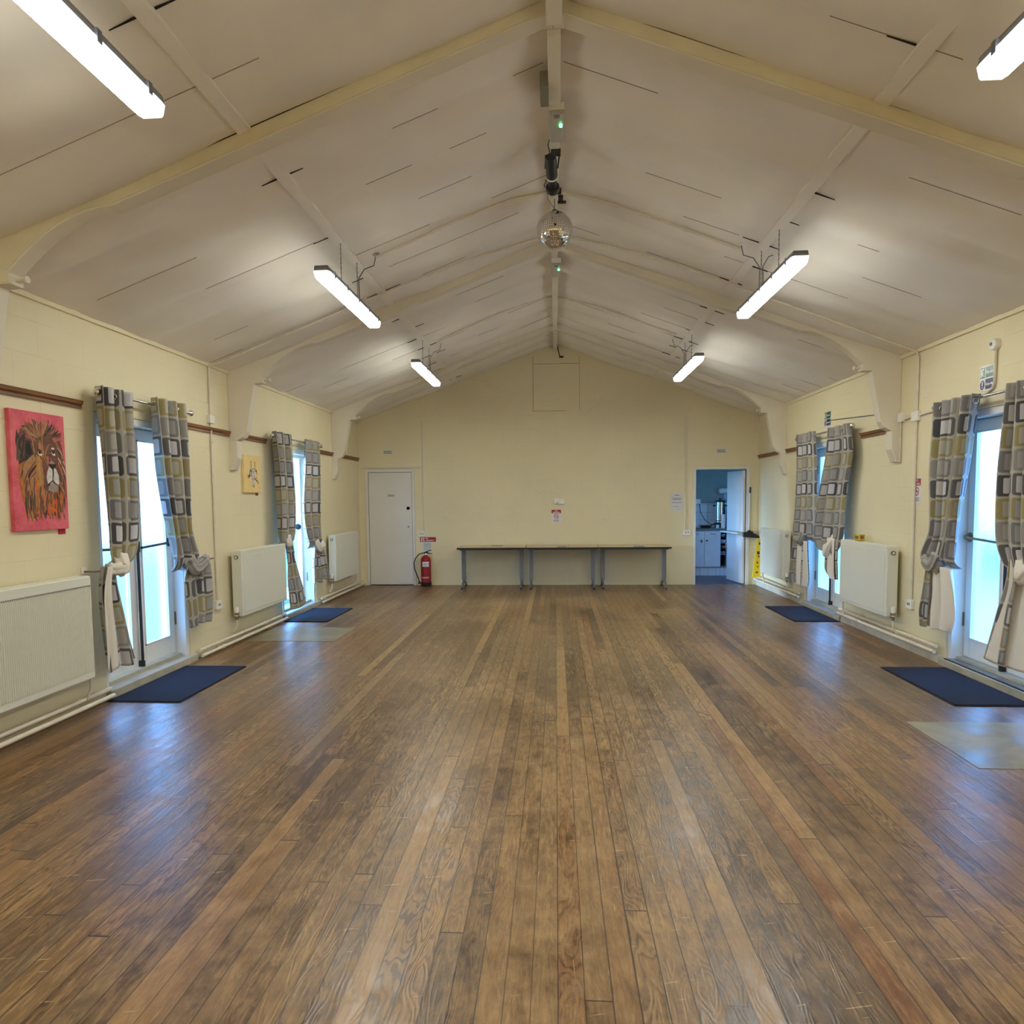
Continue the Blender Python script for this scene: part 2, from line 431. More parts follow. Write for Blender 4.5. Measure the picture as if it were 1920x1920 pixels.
# far end wall with two openings
mb = MB(); KX0, KX1, KZ = 2.385, 3.225, 1.965
LX0, LX1, LZ = -3.275, -2.50, 1.985
y0, y1 = YB, YB + .14
for a, b, z0, z1 in ((XL, LX0, 0, 3.05), (LX0, LX1, LZ, 3.05), (LX1, KX0, 0, 3.05), (KX0, KX1, KZ, 3.05), (KX1, XR, 0, 3.05)):
    mb.box(a, b, y0, y1, z0, z1)
mb.prism([(XL, 3.05), (XR, 3.05), (XR, 2.9), (0, 4.3), (XL, 2.9)][:0] or [(XL, 3.05), (XR, 3.05), (.35, 4.32), (-.35, 4.32)], y0, y1)
struct(mb.build('wall_back', 'wall_paint_end'), 'far gable wall of cream painted blockwork')
mb = MB().box(XL - T, XR + T, YF - .2, YF, -.1, 4.4)
struct(mb.build('wall_front', 'wall_paint_end'), 'wall behind the viewer')
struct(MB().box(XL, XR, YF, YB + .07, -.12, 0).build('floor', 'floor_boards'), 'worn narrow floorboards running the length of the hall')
struct(MB().box(-40, 40, -30, 50, -.5, -.32).build('ground_outside', 'outside_grass'), 'grass outside the hall')
struct(MB().box(XR + .4, XR + 6, -6, 16, -.32, -.29).build('ground_reflector', 'reflector_paving'), 'unseen pale paving added to brighten the right hand door glass')  # pale ground added out of view to whiten the right door glass

# ceiling: boards sagging a little between joists .486 m apart
FR = (-2.98, .42, 3.82, 7.2, 10.6)                     # near faces of the portal frames
FT = .11
joints = []
for f in FR[:-1]:
    joints += [f + .06 + .4857 * k for k in range(7)]
joints += [10.66, 11.15, 11.63, YB + .05]
joints = [j for j in joints if j > YF - .6]
def ceiling():
    mb = MB(); nx = 12; ys = []
    for a, b in zip(joints, joints[1:]):
        for k in range(6): ys.append((a + (b - a) * k / 6, math.sin(PI * k / 6) ** .75))
    ys.append((joints[-1], 0))
    for s in (-1, 1):
        b = len(mb.v)
        for i, (y, sg) in enumerate(ys):
            for k in range(nx + 1):
                x = 3.5 * k / nx
                am = .036 * (1 + .5 * math.sin(i * .7 + k * .9 + s)) * (.25 + .75 * min(1, abs(x - 1.67) / .4)) * min(1, max(0, (3.55 - x) / .6))
                mb.v.append((s * x, y, ceil_z(x) - sg * am))
        for i in range(len(ys) - 1):
            for k in range(nx):
                a = b + i * (nx + 1) + k
                mb.face((a, a + 1, a + nx + 2, a + nx + 1))
    o = mb.build('ceiling', 'ceiling_paint', smooth='auto')
    struct(o, 'pitched ceiling of off white painted boards')
    mb = MB()                                          # roof deck above keeps daylight out
    for s in (-1, 1):
        mb.prism([(0, ZR + .05), (s * 3.75, ceil_z(3.75) + .05), (s * 3.75, ceil_z(3.75) + .2), (0, ZR + .2)], YF - .3, YB + .3)
    mb.build('roof_deck', 'ceiling_paint', o)
    mb = MB()                                          # cover strips running along each slope
    for s in (-1, 1):
        for f0, f1 in ((YF, .42), (.53, 3.82), (3.93, 7.2), (7.31, 10.6), (10.71, YB)):
            a, c = s * 1.64, s * 1.71
            mb.prism([(a, ceil_z(a) + .005), (c, ceil_z(c) + .005), (c, ceil_z(c) - .022), (a, ceil_z(a) - .022)], f0, f1)
    mb.build('cover_strip', 'ceiling_paint', o)
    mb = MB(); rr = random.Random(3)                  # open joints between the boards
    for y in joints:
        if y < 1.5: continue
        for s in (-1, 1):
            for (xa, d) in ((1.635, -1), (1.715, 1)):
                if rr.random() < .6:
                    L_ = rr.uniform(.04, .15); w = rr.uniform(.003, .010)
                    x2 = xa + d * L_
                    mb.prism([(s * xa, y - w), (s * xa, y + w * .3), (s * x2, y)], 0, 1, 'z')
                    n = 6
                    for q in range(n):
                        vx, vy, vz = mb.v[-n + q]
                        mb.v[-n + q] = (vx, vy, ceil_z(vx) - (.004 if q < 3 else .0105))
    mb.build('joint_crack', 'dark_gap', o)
    mb = MB()
    for y in joints[:-1]:
        if y < 1.5 or min(abs(y - f - .06) for f in FR) < .02: continue
        for s in (-1, 1):
            x = .06
            while x < 3.3:
                ln = rr.uniform(.15, .7)
                if rr.random() < .34:
                    x2 = min(x + ln, 3.4); n = len(mb.v)
                    for xx in (x, x2):
                        for dy in (-.0011, .0011):
                            for dz in (-.0035, .004): mb.v.append((s * xx, y + dy, ceil_z(xx) + dz))
                    for q in ((0, 2, 3, 1), (4, 5, 7, 6), (0, 1, 5, 4), (2, 6, 7, 3), (0, 4, 6, 2), (1, 3, 7, 5)): mb.face(n + k for k in q)
                x += ln
    simple('joint_shadow', srgb(150, 134, 110), .9)
    mb.build('hairline_crack', 'joint_shadow', o)
ceiling()

# portal frames: haunch on each wall plus rafters meeting at the ridge
def roof_frame(y, label):
    t = thing('roof_frame', label, 'roof beam', (0, y, 0), 'white painted portal frames carrying the roof')
    for s, W in ((-1, -XL), (1, XR)):
        zc = lambda x: ceil_z(x) + .01
        D = .095
        lo = lambda x: ceil_z(x) - D
        pts = [(0, zc(0)), (W, zc(W)), (W, 2.14)]
        pts += [(W - .06, 2.13), (W - .10, 2.15), (W - .15, 2.175), (W - .19, 2.235), (W - .205, 2.30), (W - .29, 2.735), (W - .38, 2.74), (W - .375, 2.80)]
        # cove from the bracket up to the rafter underside
        for k in range(1, 8):
            u = k / 8; x = W - .375 - .62 * u
            pts.append((x, 2.80 + (lo(W - .995) - 2.80) * (1 - (1 - u) ** 1.9)))
        pts += [(W - .995, lo(W - .995)), (1.95, lo(1.95)), (1.75, lo(1.75) - (.03 if y > 5 else 0)), (1.6, lo(1.6) - (.03 if y > 5 else 0)), (1.4, lo(1.4)), (.06, lo(.06)), (0, lo(.06))]
        MB().prism([(s * a, c) for a, c in pts], y, y + FT).build('rafter_and_haunch', 'frame_paint', t, bevel=.006)
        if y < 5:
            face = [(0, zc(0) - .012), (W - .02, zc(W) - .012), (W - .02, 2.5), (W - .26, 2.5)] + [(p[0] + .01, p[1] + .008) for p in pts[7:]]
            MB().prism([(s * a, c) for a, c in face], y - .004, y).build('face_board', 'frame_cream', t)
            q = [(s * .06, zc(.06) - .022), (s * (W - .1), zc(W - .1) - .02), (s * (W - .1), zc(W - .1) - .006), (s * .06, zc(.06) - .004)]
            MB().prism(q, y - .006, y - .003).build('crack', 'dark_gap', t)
        mb = MB().prism([(s * (W + .005), 2.14), (s * (W - .085), 2.14), (s * (W - .085), 1.96), (s * (W - .03), 1.83), (s * (W + .005), 1.83)], y - .01, y + .12)
        mb.build('corbel', 'frame_paint', t, bevel=.006)
        mb = MB()
        mb.tube([(s * (W - .33), y + FT * .5, 2.775), (s * (W - .43), y + FT * .5, 2.775)], .012, 8)
        mb.tube([(s * (W - .43), y + FT * .5, 2.775), (s * (W - .445), y + FT * .5, 2.775)], .022, 6)
        mb.tube([(s * (W - .345), y + FT * .5, 2.80), (s * (W - .345), y + FT * .5, 2.85)], .022, 6)
        mb.build('bolt', 'frame_paint', t)
    return t
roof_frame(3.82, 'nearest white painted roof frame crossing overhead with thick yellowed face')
roof_frame(7.2, 'second white painted roof frame, haunches beside the giraffe canvas and right hand conduit')
roof_frame(10.6, 'farthest white painted roof frame just before the end wall')

# ridge board with casings under it
t = thing('ridge_beam', 'long white ridge beam with boxed casings along the ceiling apex', 'beam', (0, 6, 4.0))
MB().box(-.03, .035, YF, YB, 4.03, 4.16).build('ridge_board', 'frame_paint', t)
for a, b, w, z in ((2.0, 3.82, .042, 3.97), (3.93, 4.58, .037, 3.985), (5.05, 5.62, .033, 4.0), (8.12, 9.75, .036, 4.0), (6.6, 7.19, .03, 4.0), (10.75, 11.3, .03, 4.0), (11.36, 11.9, .03, 4.01)):
    MB().box(.005 - w, .005 + w, a, b, z, 4.035).build('casing', 'frame_paint', t, bevel=.003)

# glazed double doors in reveals
def glazed_door(n, side, d, desc):
    x, s = (XL, -1) if side == 'L' else (XR, 1)
    a, b = d
    P = lambda o: x + s * o
    o = MB()
    for ya, yb in ((a, a + .055), (b - .055, b)): o.box(P(.015), P(.2), ya, yb, .06, DH)
    o.box(P(.015), P(.2), a + .055, b - .055, DH - .06, DH)
    o.box(P(.13), P(.2), a + .055, b - .055, DH - .10, DH - .06)
    for ya, yb in ((a + .055, a + .085), (b - .085, b - .055)): o.box(P(.16), P(.2), ya, yb, .06, DH - .06)
    fr = o.build('door_%d' % n, 'white_gloss', bevel=.004, loc=(P(.1), (a + b) / 2, 1))
    struct(fr, desc)
    mid = (a + b) / 2; g0 = .10; top = DH - .07
    for (ya, yb, far) in ((a + .06, mid - .002, 0), (mid + .002, b - .06, 1)):
        m = MB(); st = .085
        m.box(P(.115), P(.16), ya, ya + st, g0, top); m.box(P(.115), P(.16), yb - st, yb, g0, top)
        m.box(P(.115), P(.16), ya + st, yb - st, g0, g0 + .16); m.box(P(.115), P(.16), ya + st, yb - st, top - .09, top)
        lf = m.build('leaf', 'white_gloss', fr, bevel=.004)
        m = MB().box(P(.134), P(.140), ya + st - .005, yb - st + .005, g0 + .155, top - .085)
        m.build('pane', 'obscure_glass', lf)
        m = MB(); w = .012                                           # glazing beads
        for q in ((ya + st, ya + st + w, g0 + .16, top - .09), (yb - st - w, yb - st, g0 + .16, top - .09), (ya + st, yb - st, g0 + .16, g0 + .16 + w), (ya + st, yb - st, top - .09 - w, top - .09)):
            m.box(P(.110), P(.134), *q)
        m.build('glazing_bead', 'white_gloss', lf)
        m = MB()                                                     # panic bar
        ee = yb - .045 if far else ya + .045
        m.tube([(P(.075), mid + (.03 if far else -.03), 1.115), (P(.075), ee, 1.135)], .011, 8)
        m.tube([(P(.115), ee, 1.135), (P(.07), ee, 1.135)], .02, 10)
        m.tube([(P(.116), ee, 1.135), (P(.108), ee, 1.135)], .042, 12)
        m.build('push_bar', 'brass_dark' if side == 'R' else 'black_metal', lf, smooth='auto')
        if n == 2:                                            # this leaf stands open outwards
            hx, hyy = P(.16), (yb if far else ya)
            for ob in [lf] + [q for q in bpy.data.objects if q.parent == lf]:
                w = root_loc(ob)
                for v in ob.data.vertices:
                    p = v.co + w; dx, dy = p.x - hx, p.y - hyy
                    aa = math.radians(-84 if far else 84); nx, ny = dx * math.cos(aa) - dy * math.sin(aa), dx * math.sin(aa) + dy * math.cos(aa)
                    v.co = Vector((hx + nx, hyy + ny, p.z)) - w
        m = MB()
        for hz in (.42, 1.85):
            ye = b - .062 if far else a + .054
            m.box(P(.10), P(.118), ye, ye + .012, hz - .06, hz + .06)
        m.build('hinge_plate', 'brass_dark', lf)
    m = MB(); m.tube([(P(.085), mid - .01, .12), (P(.085), mid - .01, 2.0)], .012, 8)
    m.box(P(.072), P(.115), mid - .024, mid + .004, .10, .15); m.box(P(.072), P(.115), mid - .026, mid + .006, 1.08, 1.17)
    if n != 2: m.build('shoot_bolt', 'black_metal', fr, smooth='auto')
    MB().box(P(.06), P(.24), a, b, .055, .092).build('sill', 'concrete', fr)
    # step in the reveal
    tr = MB().box(P(-.045), P(.12), a - .01, b + .04, -.05, .06)
    tr.box(P(.12), P(T), a, b, -.05, .055)
    struct(tr.build('trim_%d' % n, 'concrete', bevel=.006), 'low concrete door step under ' + desc)
glazed_door(1, 'L', DOORS[0], 'near left glazed double doors')
glazed_door(2, 'L', DOORS[1], 'far left glazed double doors')
glazed_door(3, 'R', DOORS[0], 'near right glazed double doors')
glazed_door(4, 'R', DOORS[1], 'far right glazed double doors')
# ribbed metal tread on the near right step, smooth strips on the others
t = thing('step_tread', 'ribbed aluminium tread on the step of the near right door', 'tread', (XR, 5.65, .06))
MB().box(XR - .03, XR + .09, 5.05, 6.24, .0605, .067).build('edging', 'black_plastic', t)
mb = MB()
for k in range(46):
    y = 5.07 + k * .0253
    for q in range(3): mb.box(XR - .018 + q * .033, XR + .011 + q * .033, y, y + .018, .067, .071)
mb.build('rib', 'aluminium', t)
for x0, x1, yy, w in ((XL - .07, XL + .03, DOORS[1], 'far left'), (XR - .03, XR + .07, DOORS[1], 'far right')):
    o = MB().box(x0, x1, yy[0] + .03, yy[1] - .05, .0605, .066).build('step_tread', 'aluminium', loc=((x0 + x1) / 2, yy[0] + .6, .06))
    tag(o, 'smooth pale metal tread on the step of the %s door' % w, 'tread')

# plain white door, far left of the end wall
fr = MB()
for a, b in ((LX0 - .045, LX0), (LX1, LX1 + .045)): fr.box(a, b, YB - .02, YB + .1, 0, LZ + .05)
fr.box(LX0, LX1, YB - .02, YB + .1, LZ, LZ + .05)
fo = struct(fr.build('door_5', 'door_white', bevel=.004, loc=(LX0, YB, 0)), 'plain white door in the far wall beside the fire extinguisher')
lf = MB().box(LX0 + .006, LX1 - .006, YB - .004, YB + .04, .012, LZ - .006).build('leaf', 'door_white', fo, bevel=.003)
MB().lathe([(.03, 0), (.03, .006), (.012, .012), (.012, .03), (.026, .045), (.02, .06), (.004, .064)], (-2.575, YB - .004, 1.355), 14, 'y').build('knob', 'black_metal', lf, smooth='auto')
MB().lathe([(.012, 0), (.012, .006), (.004, .008)], (-2.575, YB - .004, 1.03), 10, 'y').build('keyhole', 'chrome', lf)
m = MB(); m.box(-2.94, -2.80, YB - .006, YB - .004, 1.555, 1.605); dn = m.build('notice', 'paper', lf)
m = MB()
for z, a, b in ((1.588, -2.925, -2.825), (1.57, -2.93, -2.82)): m.box(a, b, YB - .0075, YB - .006, z - .005, z + .003)
m.build('lettering', 'ink_grey', dn)
m = MB().box(LX0, LX1, YB + .045, YB + .135, .0, LZ); m.build('backing', 'dark_gap', fo)
struct(MB().box(-3.40, -2.345, YB - .035, YB, 2.058, 2.082).build('trim_5', 'door_white', bevel=.004), 'narrow white batten over the plain door')

# kitchen opening and stable type door
fr = MB()
for a, b in ((KX0 - .05, KX0), (KX1, KX1 + .06)): fr.box(a, b, YB - .025, YB + .16, 0, KZ + .05)
fr.box(KX0, KX1, YB - .025, YB + .16, KZ, KZ + .05)
fo = struct(fr.build('door_6', 'door_white', bevel=.004, loc=(KX0, YB, 0)), 'white framed doorway into the kitchen with its door standing open')
LFx, LFy = KX1 - .006, YB + .015
ang = math.radians(97.5)
d = Vector((math.cos(ang), math.sin(ang), 0)); nrm = Vector((-math.sin(ang), math.cos(ang), 0))
def leafbox(name, u0, u1, w0, w1, z0, z1, mat, par, bev=.004):
    mb = MB(); mb.box(u0, u1, w0, w1, z0, z1)
    mb.v = [tuple(Vector((LFx, LFy, 0)) + d * v[0] + nrm * v[1] + Vector((0, 0, v[2]))) for v in mb.v]
    return mb.build(name, mat, par, bevel=bev)
lo_ = leafbox('lower_leaf', 0, .72, 0, .04, .015, .86, 'door_white', fo)
up_ = leafbox('upper_leaf', 0, .72, 0, .04, .90, 1.945, 'door_white', fo)
leafbox('serving_shelf', .0, .80, -.02, .13, .862, .89, 'door_white', fo)
leafbox('raised_panel', .10, .62, .04, .052, .92, 1.38, 'door_white', up_)
leafbox('lock', .68, .725, .04, .06, .55, .66, 'chrome', lo_)

# kitchen room behind
KY0, KY1, KXa, KXb = YB + .14, 13.95, 1.75, 3.9
wk = MB().box(KXa, KXb, KY1, KY1 + .1, 0, 2.6).box(KXb, KXb + .1, KY0, KY1, 0, 2.6)
wk.box(KXa - .1, KXa, KY0, KY0 + .15, 0, 2.6).box(KXa - .1, KXa, KY1 - .55, KY1, 0, 2.6).box(KXa - .1, KXa, KY0, KY1, 0, .8).box(KXa - .1, KXa, KY0, KY1, 2.0, 2.6)
wk.box(KXa, KXb, KY0, KY1, 2.5, 2.6)
struct(wk.build('wall_kitchen', 'kitchen_wall'), 'grey green kitchen walls seen through the open doorway')
struct(MB().box(KXa, KXb, YB + .07, KY1, -.1, -.001).build('floor_kitchen', 'kitchen_floor'), 'dark blue grey vinyl floor of the kitchen')
struct(MB().box(KXa, KXb, KY1 - .012, KY1, .86, 1.375).build('trim_6', 'kitchen_tiles'), 'white tiled splashback in the kitchen')
fr = MB()
for q in ((KY0 + .15, KY0 + .19, .8, 2.0), (KY1 - .59, KY1 - .55, .8, 2.0), (KY0 + .19, KY1 - .59, .8, .84), (KY0 + .19, KY1 - .59, 1.96, 2.0)): fr.box(KXa - .06, KXa, *q)
wo = struct(fr.build('window_1', 'white_gloss', loc=(KXa, 13, 1.4)), 'kitchen window out of sight left of the kitchen doorway')
MB().box(KXa - .035, KXa - .03, KY0 + .19, KY1 - .59, .84, 1.96).build('pane', 'obscure_glass', wo)
CY = 13.35
t = thing('base_cupboard', 'white two door kitchen base cupboard under the grey worktop', 'cupboard', (2.6, CY + .3, 0))
MB().box(2.30, 3.125, CY + .02, KY1 - .02, .165, .868).build('body', 'kitchen_unit', t)
for a, b, hx, ky in ((2.46, 2.815, 2.765, 2), (2.822, 3.122, 2.865, 1)):
    dd = MB().box(a, b, CY, CY + .018, .18, .855).build('door', 'kitchen_unit', t, bevel=.003)
    MB().tube([(a + .1, CY - .012, .80), (b - .1, CY - .012, .80)], .004, 6).build('handle', 'chrome', dd)
    MB().box(hx - .014, hx + .014, CY - .012, CY, .66 - .02 * (ky - 1), .69).build('lock', 'black_metal', dd)
MB().box(2.1, 3.125, CY + .05, CY + .065, 0, .165).build('plinth', 'kitchen_tiles', t)
t = thing('shelf_rack', 'dark open rack of stacked kitchen things right of the cupboard doors', 'shelf', (3.19, CY + .3, .16))
MB().box(3.135, 3.255, CY + .25, CY + .27, .17, .865).build('back_panel', 'dark_gap', t)
m = MB()
for z in (.17, .40, .62): m.box(3.135, 3.255, CY + .01, CY + .26, z, z + .012)
m.build('shelf', 'grey_metal', t)
for z, r, mt in ((.418, .048, 'steel'), (.64, .05, 'kitchen_unit'), (.74, .045, 'steel'), (.52, .04, 'grey_metal')):
    o = MB().lathe([(r * .6, 0), (r, .03), (r, .05), (r * .9, .052)], (3.195, CY + .10, z - (.006 if z in (.418, .64) else .0)), 14).build('bowl', mt, smooth='auto', loc=(3.195, CY + .1, z))
    tag(o, {.418: 'steel bowl on the lower shelf of the dark kitchen rack', .64: 'pale bowl on the upper shelf of the dark kitchen rack', .74: 'steel bowl stacked highest in the dark kitchen rack', .52: 'grey bowl stacked below the upper shelf of the kitchen rack'}[z], 'bowl', 'bowls in the kitchen rack')
t = thing('side_cupboard', 'narrow white cupboard at the right end of the kitchen worktop', 'cupboard', (3.5, CY + .3, 0))
MB().box(3.265, 3.85, CY + .02, KY1 - .02, .165, .868).build('body', 'kitchen_unit', t)
MB().box(3.13, 3.85, CY + .05, CY + .065, 0, .165).build('plinth', 'kitchen_tiles', t)
dd = MB().box(3.268, 3.6, CY, CY + .018, .18, .855).build('door', 'kitchen_unit', t, bevel=.003)
MB().lathe([(.012, 0), (.016, .02), (.006, .024)], (3.31, CY, .5), 10, 'y').build('knob', 'chrome', dd)
o = MB().box(2.02, 3.88, CY - .02, KY1 - .013, .869, .905).build('worktop', 'worktop', loc=(3, 13.6, .9), bevel=.004)
tag(o, 'grey kitchen worktop seen through the open doorway', 'worktop')
# things on the worktop
UX, UY = 3.19, 13.72
t = thing('water_urn', 'tall polished steel water urn standing on the kitchen worktop', 'urn', (UX, UY, .905))
MB().lathe([(.095, .905), (.1, .99), (.1, 1.0)], (UX, UY, 0), 28).build('base', 'black_plastic', t, smooth='auto')
MB().lathe([(.1, 1.0), (.1, 1.40)], (UX, UY, 0), 32).build('body', 'steel', t, smooth='auto')
MB().lathe([(.104, 1.40), (.104, 1.415), (.06, 1.435), (.02, 1.44), (.02, 1.455), (.026, 1.46), (.02, 1.475)], (UX, UY, 0), 28).build('lid', 'black_plastic', t, smooth='auto')
MB().tube([(UX - .1, UY, 1.33), (UX - .135, UY, 1.335)], .014, 8).tube([(UX + .1, UY, 1.33), (UX + .135, UY, 1.335)], .014, 8).build('handle', 'black_plastic', t)
MB().tube([(UX - .0, UY - .1, 1.10), (UX, UY - .15, 1.10), (UX, UY - .155, 1.07)], .011, 8).tube([(UX, UY - .14, 1.10), (UX + .02, UY - .14, 1.15)], .009, 8).build('tap', 'black_plastic', t)
MB().box(UX - .1, UX + .06, UY - .103, UY - .09, 1.035, 1.05).build('band', 'black_plastic', t)
MB().tube([(UX - .1, UY, .96), (UX - .17, UY + .02, .97), (UX - .26, 13.85, 1.05), (UX - .33, 13.93, 1.2), (UX - .355, 13.935, 1.37)], .006, 8).build('cable', 'black_plastic', t, smooth=True)
o = MB().lathe([(.042, .905), (.042, 1.17)], (3.19, 13.45, 0), 22).build('kitchen_roll', 'paper', smooth='auto', loc=(3.19, 13.45, .905)); tag(o, 'upright white kitchen roll in front of the steel urn', 'paper roll')
o = MB().lathe([(.03, .905), (.03, .97), (.027, .97)], (3.09, 13.47, 0), 18).build('cup', 'kitchen_unit', smooth='auto', loc=(3.09, 13.47, .905)); tag(o, 'small pale cup left of the kitchen roll', 'cup')
t = thing('frying_pan', 'black frying pan lying tilted on the kitchen worktop', 'pan', (2.88, 13.55, .905))
MB().lathe([(.085, 0), (.12, .05), (.112, .05), (.08, .012)], (2.88, 13.55, .906), 26).build('pan_body', 'black_metal', t, smooth='auto')
MB().tube([(2.98, 13.55, .95), (3.07, 13.53, 1.0), (3.13, 13.52, 1.005)], [.01, .012, .012], 8).build('handle', 'black_plastic', t)
t = thing('paper_dispenser', 'white blue roll of paper on a wall holder in the kitchen', 'paper roll', (3.36, KY1, 1.6))
MB().lathe([(.06, 0), (.06, .26)], (3.20, KY1 - .09, 1.62), 20, 'x').build('roll', 'paper', t, smooth='auto')
MB().box(3.46, 3.475, KY1 - .14, KY1, 1.55, 1.70).box(3.30, 3.42, KY1 - .04, KY1, 1.46, 1.56).build('holder', 'grey_metal', t)
o = MB().lathe([(.04, .93), (.085, .98), (.095, 1.12), (.07, 1.27), (.03, 1.31)], (3.42, 13.62, -.025), 18).build('oven_gloves', 'navy_cloth', smooth='auto', loc=(3.42, 13.62, .905)); tag(o, 'dark navy cloth bundle beside the steel urn', 'cloth')
t = thing('kitchen_socket', 'white double socket on the kitchen wall above the tiles', 'socket', (2.76, KY1, 1.42))
MB().box(2.70, 2.86, KY1 - .025, KY1, 1.37, 1.46).build('plate', 'plastic_white', t, bevel=.004)
MB().box(2.80, 2.845, KY1 - .06, KY1 - .025, 1.375, 1.42).build('plug', 'plastic_white', t)

# picture rails, stained wood
def rail(n, side, a, b, txt):
    x, s = (XL, 1) if side == 'L' else (XR, -1)
    zc = 2.212 if side == 'L' else 2.168
    prof = [(x, zc - .028), (x + s * .018, zc - .028), (x + s * .012, zc - .008), (x + s * .026, zc + .004), (x + s * .03, zc + .028), (x, zc + .03)]
    struct(MB().prism(prof, a, b).build('trim_%d' % n, 'stained_wood'), txt)
rail(11, 'L', 1.0, 4.89, 'stained wood picture rail above the lion painting')
rail(12, 'L', 6.33, 7.19, 'stained wood picture rail left of the second roof frame')
rail(13, 'L', 7.33, 8.12, 'stained wood picture rail above the giraffe canvas')
rail(14, 'L', 9.78, 10.59, 'stained wood picture rail before the far left haunch')
rail(15, 'L', 10.73, 12.0, 'stained wood picture rail in the far left corner')
rail(16, 'R', 7.33, 8.07, 'stained wood picture rail right of the far right curtains')
rail(17, 'R', 9.86, 10.59, 'stained wood picture rail left of the far right curtains')
rail(18, 'R', 10.73, 12.0, 'stained wood picture rail in the far right corner')
struct(MB().box(XL, XR, YB - .008, YB, 2.862, 2.872).build('trim_20', 'wall_paint_end'), 'thin ledge line across the gable wall')
struct(MB().box(XL, XL + .02, YF, YB, 2.84, 2.875).build('trim_21', 'wall_paint_side'), 'thin cream fillet at the top of the left wall')
struct(MB().box(XR - .02, XR, YF, YB, 2.84, 2.875).build('trim_22', 'wall_paint_side'), 'thin cream fillet at the top of the right wall')
for i, (a, b) in enumerate(((YF, 4.99), (6.32, 8.45), (9.78, YB))):
    struct(MB().box(XR - .035, XR, a, b, 0, .075).build('baseboard_right' + ('' if i == 0 else '_%d' % (i + 1)), 'skirting_paint', bevel=.006), 'chipped cream kerb along the foot of the right wall, section %d' % (i + 1))
# loft hatch in the gable
t = thing('loft_hatch', 'square cream painted loft hatch high in the far gable', 'hatch', (0, YB, 3.4))
MB().box(-.37, .413, YB - .005, YB, 3.0, 3.785).build('panel', 'wall_paint_end', t)
m = MB(); m.box(-.378, -.370, YB - .006, YB, 2.99, 3.92); m.box(-.37, .42, YB - .006, YB, 3.785, 3.792); m.box(.413, .418, YB - .004, YB, 3.0, 3.92); m.box(-.37, .2, YB - .006, YB, 2.994, 3.0)
m.build('edge_gap', 'joint_shadow', t)
MB().box(-.365, -.34, YB - .02, YB - .005, 3.33, 3.45).box(-.40, -.38, YB - .02, YB, 3.04, 3.07).build('latch', 'wall_paint_end', t)
t = thing('wall_hook', 'small black metal arm hanging from the gable under the ridge', 'hook', (.05, YB, 3.95))
MB().tube([(.045, YB - .01, 4.07), (.085, YB - .12, 3.88)], .008, 8).build('arm', 'black_metal', t)
MB().box(.075, .145, YB - .14, YB - .10, 3.865, 3.89).build('foot', 'black_metal', t)
t = thing('floor_patch', 'worn grey green slab set in the floor before the far left mat', 'floor slab', (-2.85, 7.57, 0))
MB().box(-3.33, -2.36, 7.18, 7.97, -.01, .0025).build('slab', 'hearth_slab', t)
t = thing('floor_patch', 'worn grey green slab in the floor at the right edge, before the near right mat', 'floor slab', (2.85, 4.25, 0))
MB().box(2.31, 3.32, 3.86, 4.66, -.01, .0025).build('slab', 'hearth_slab', t)

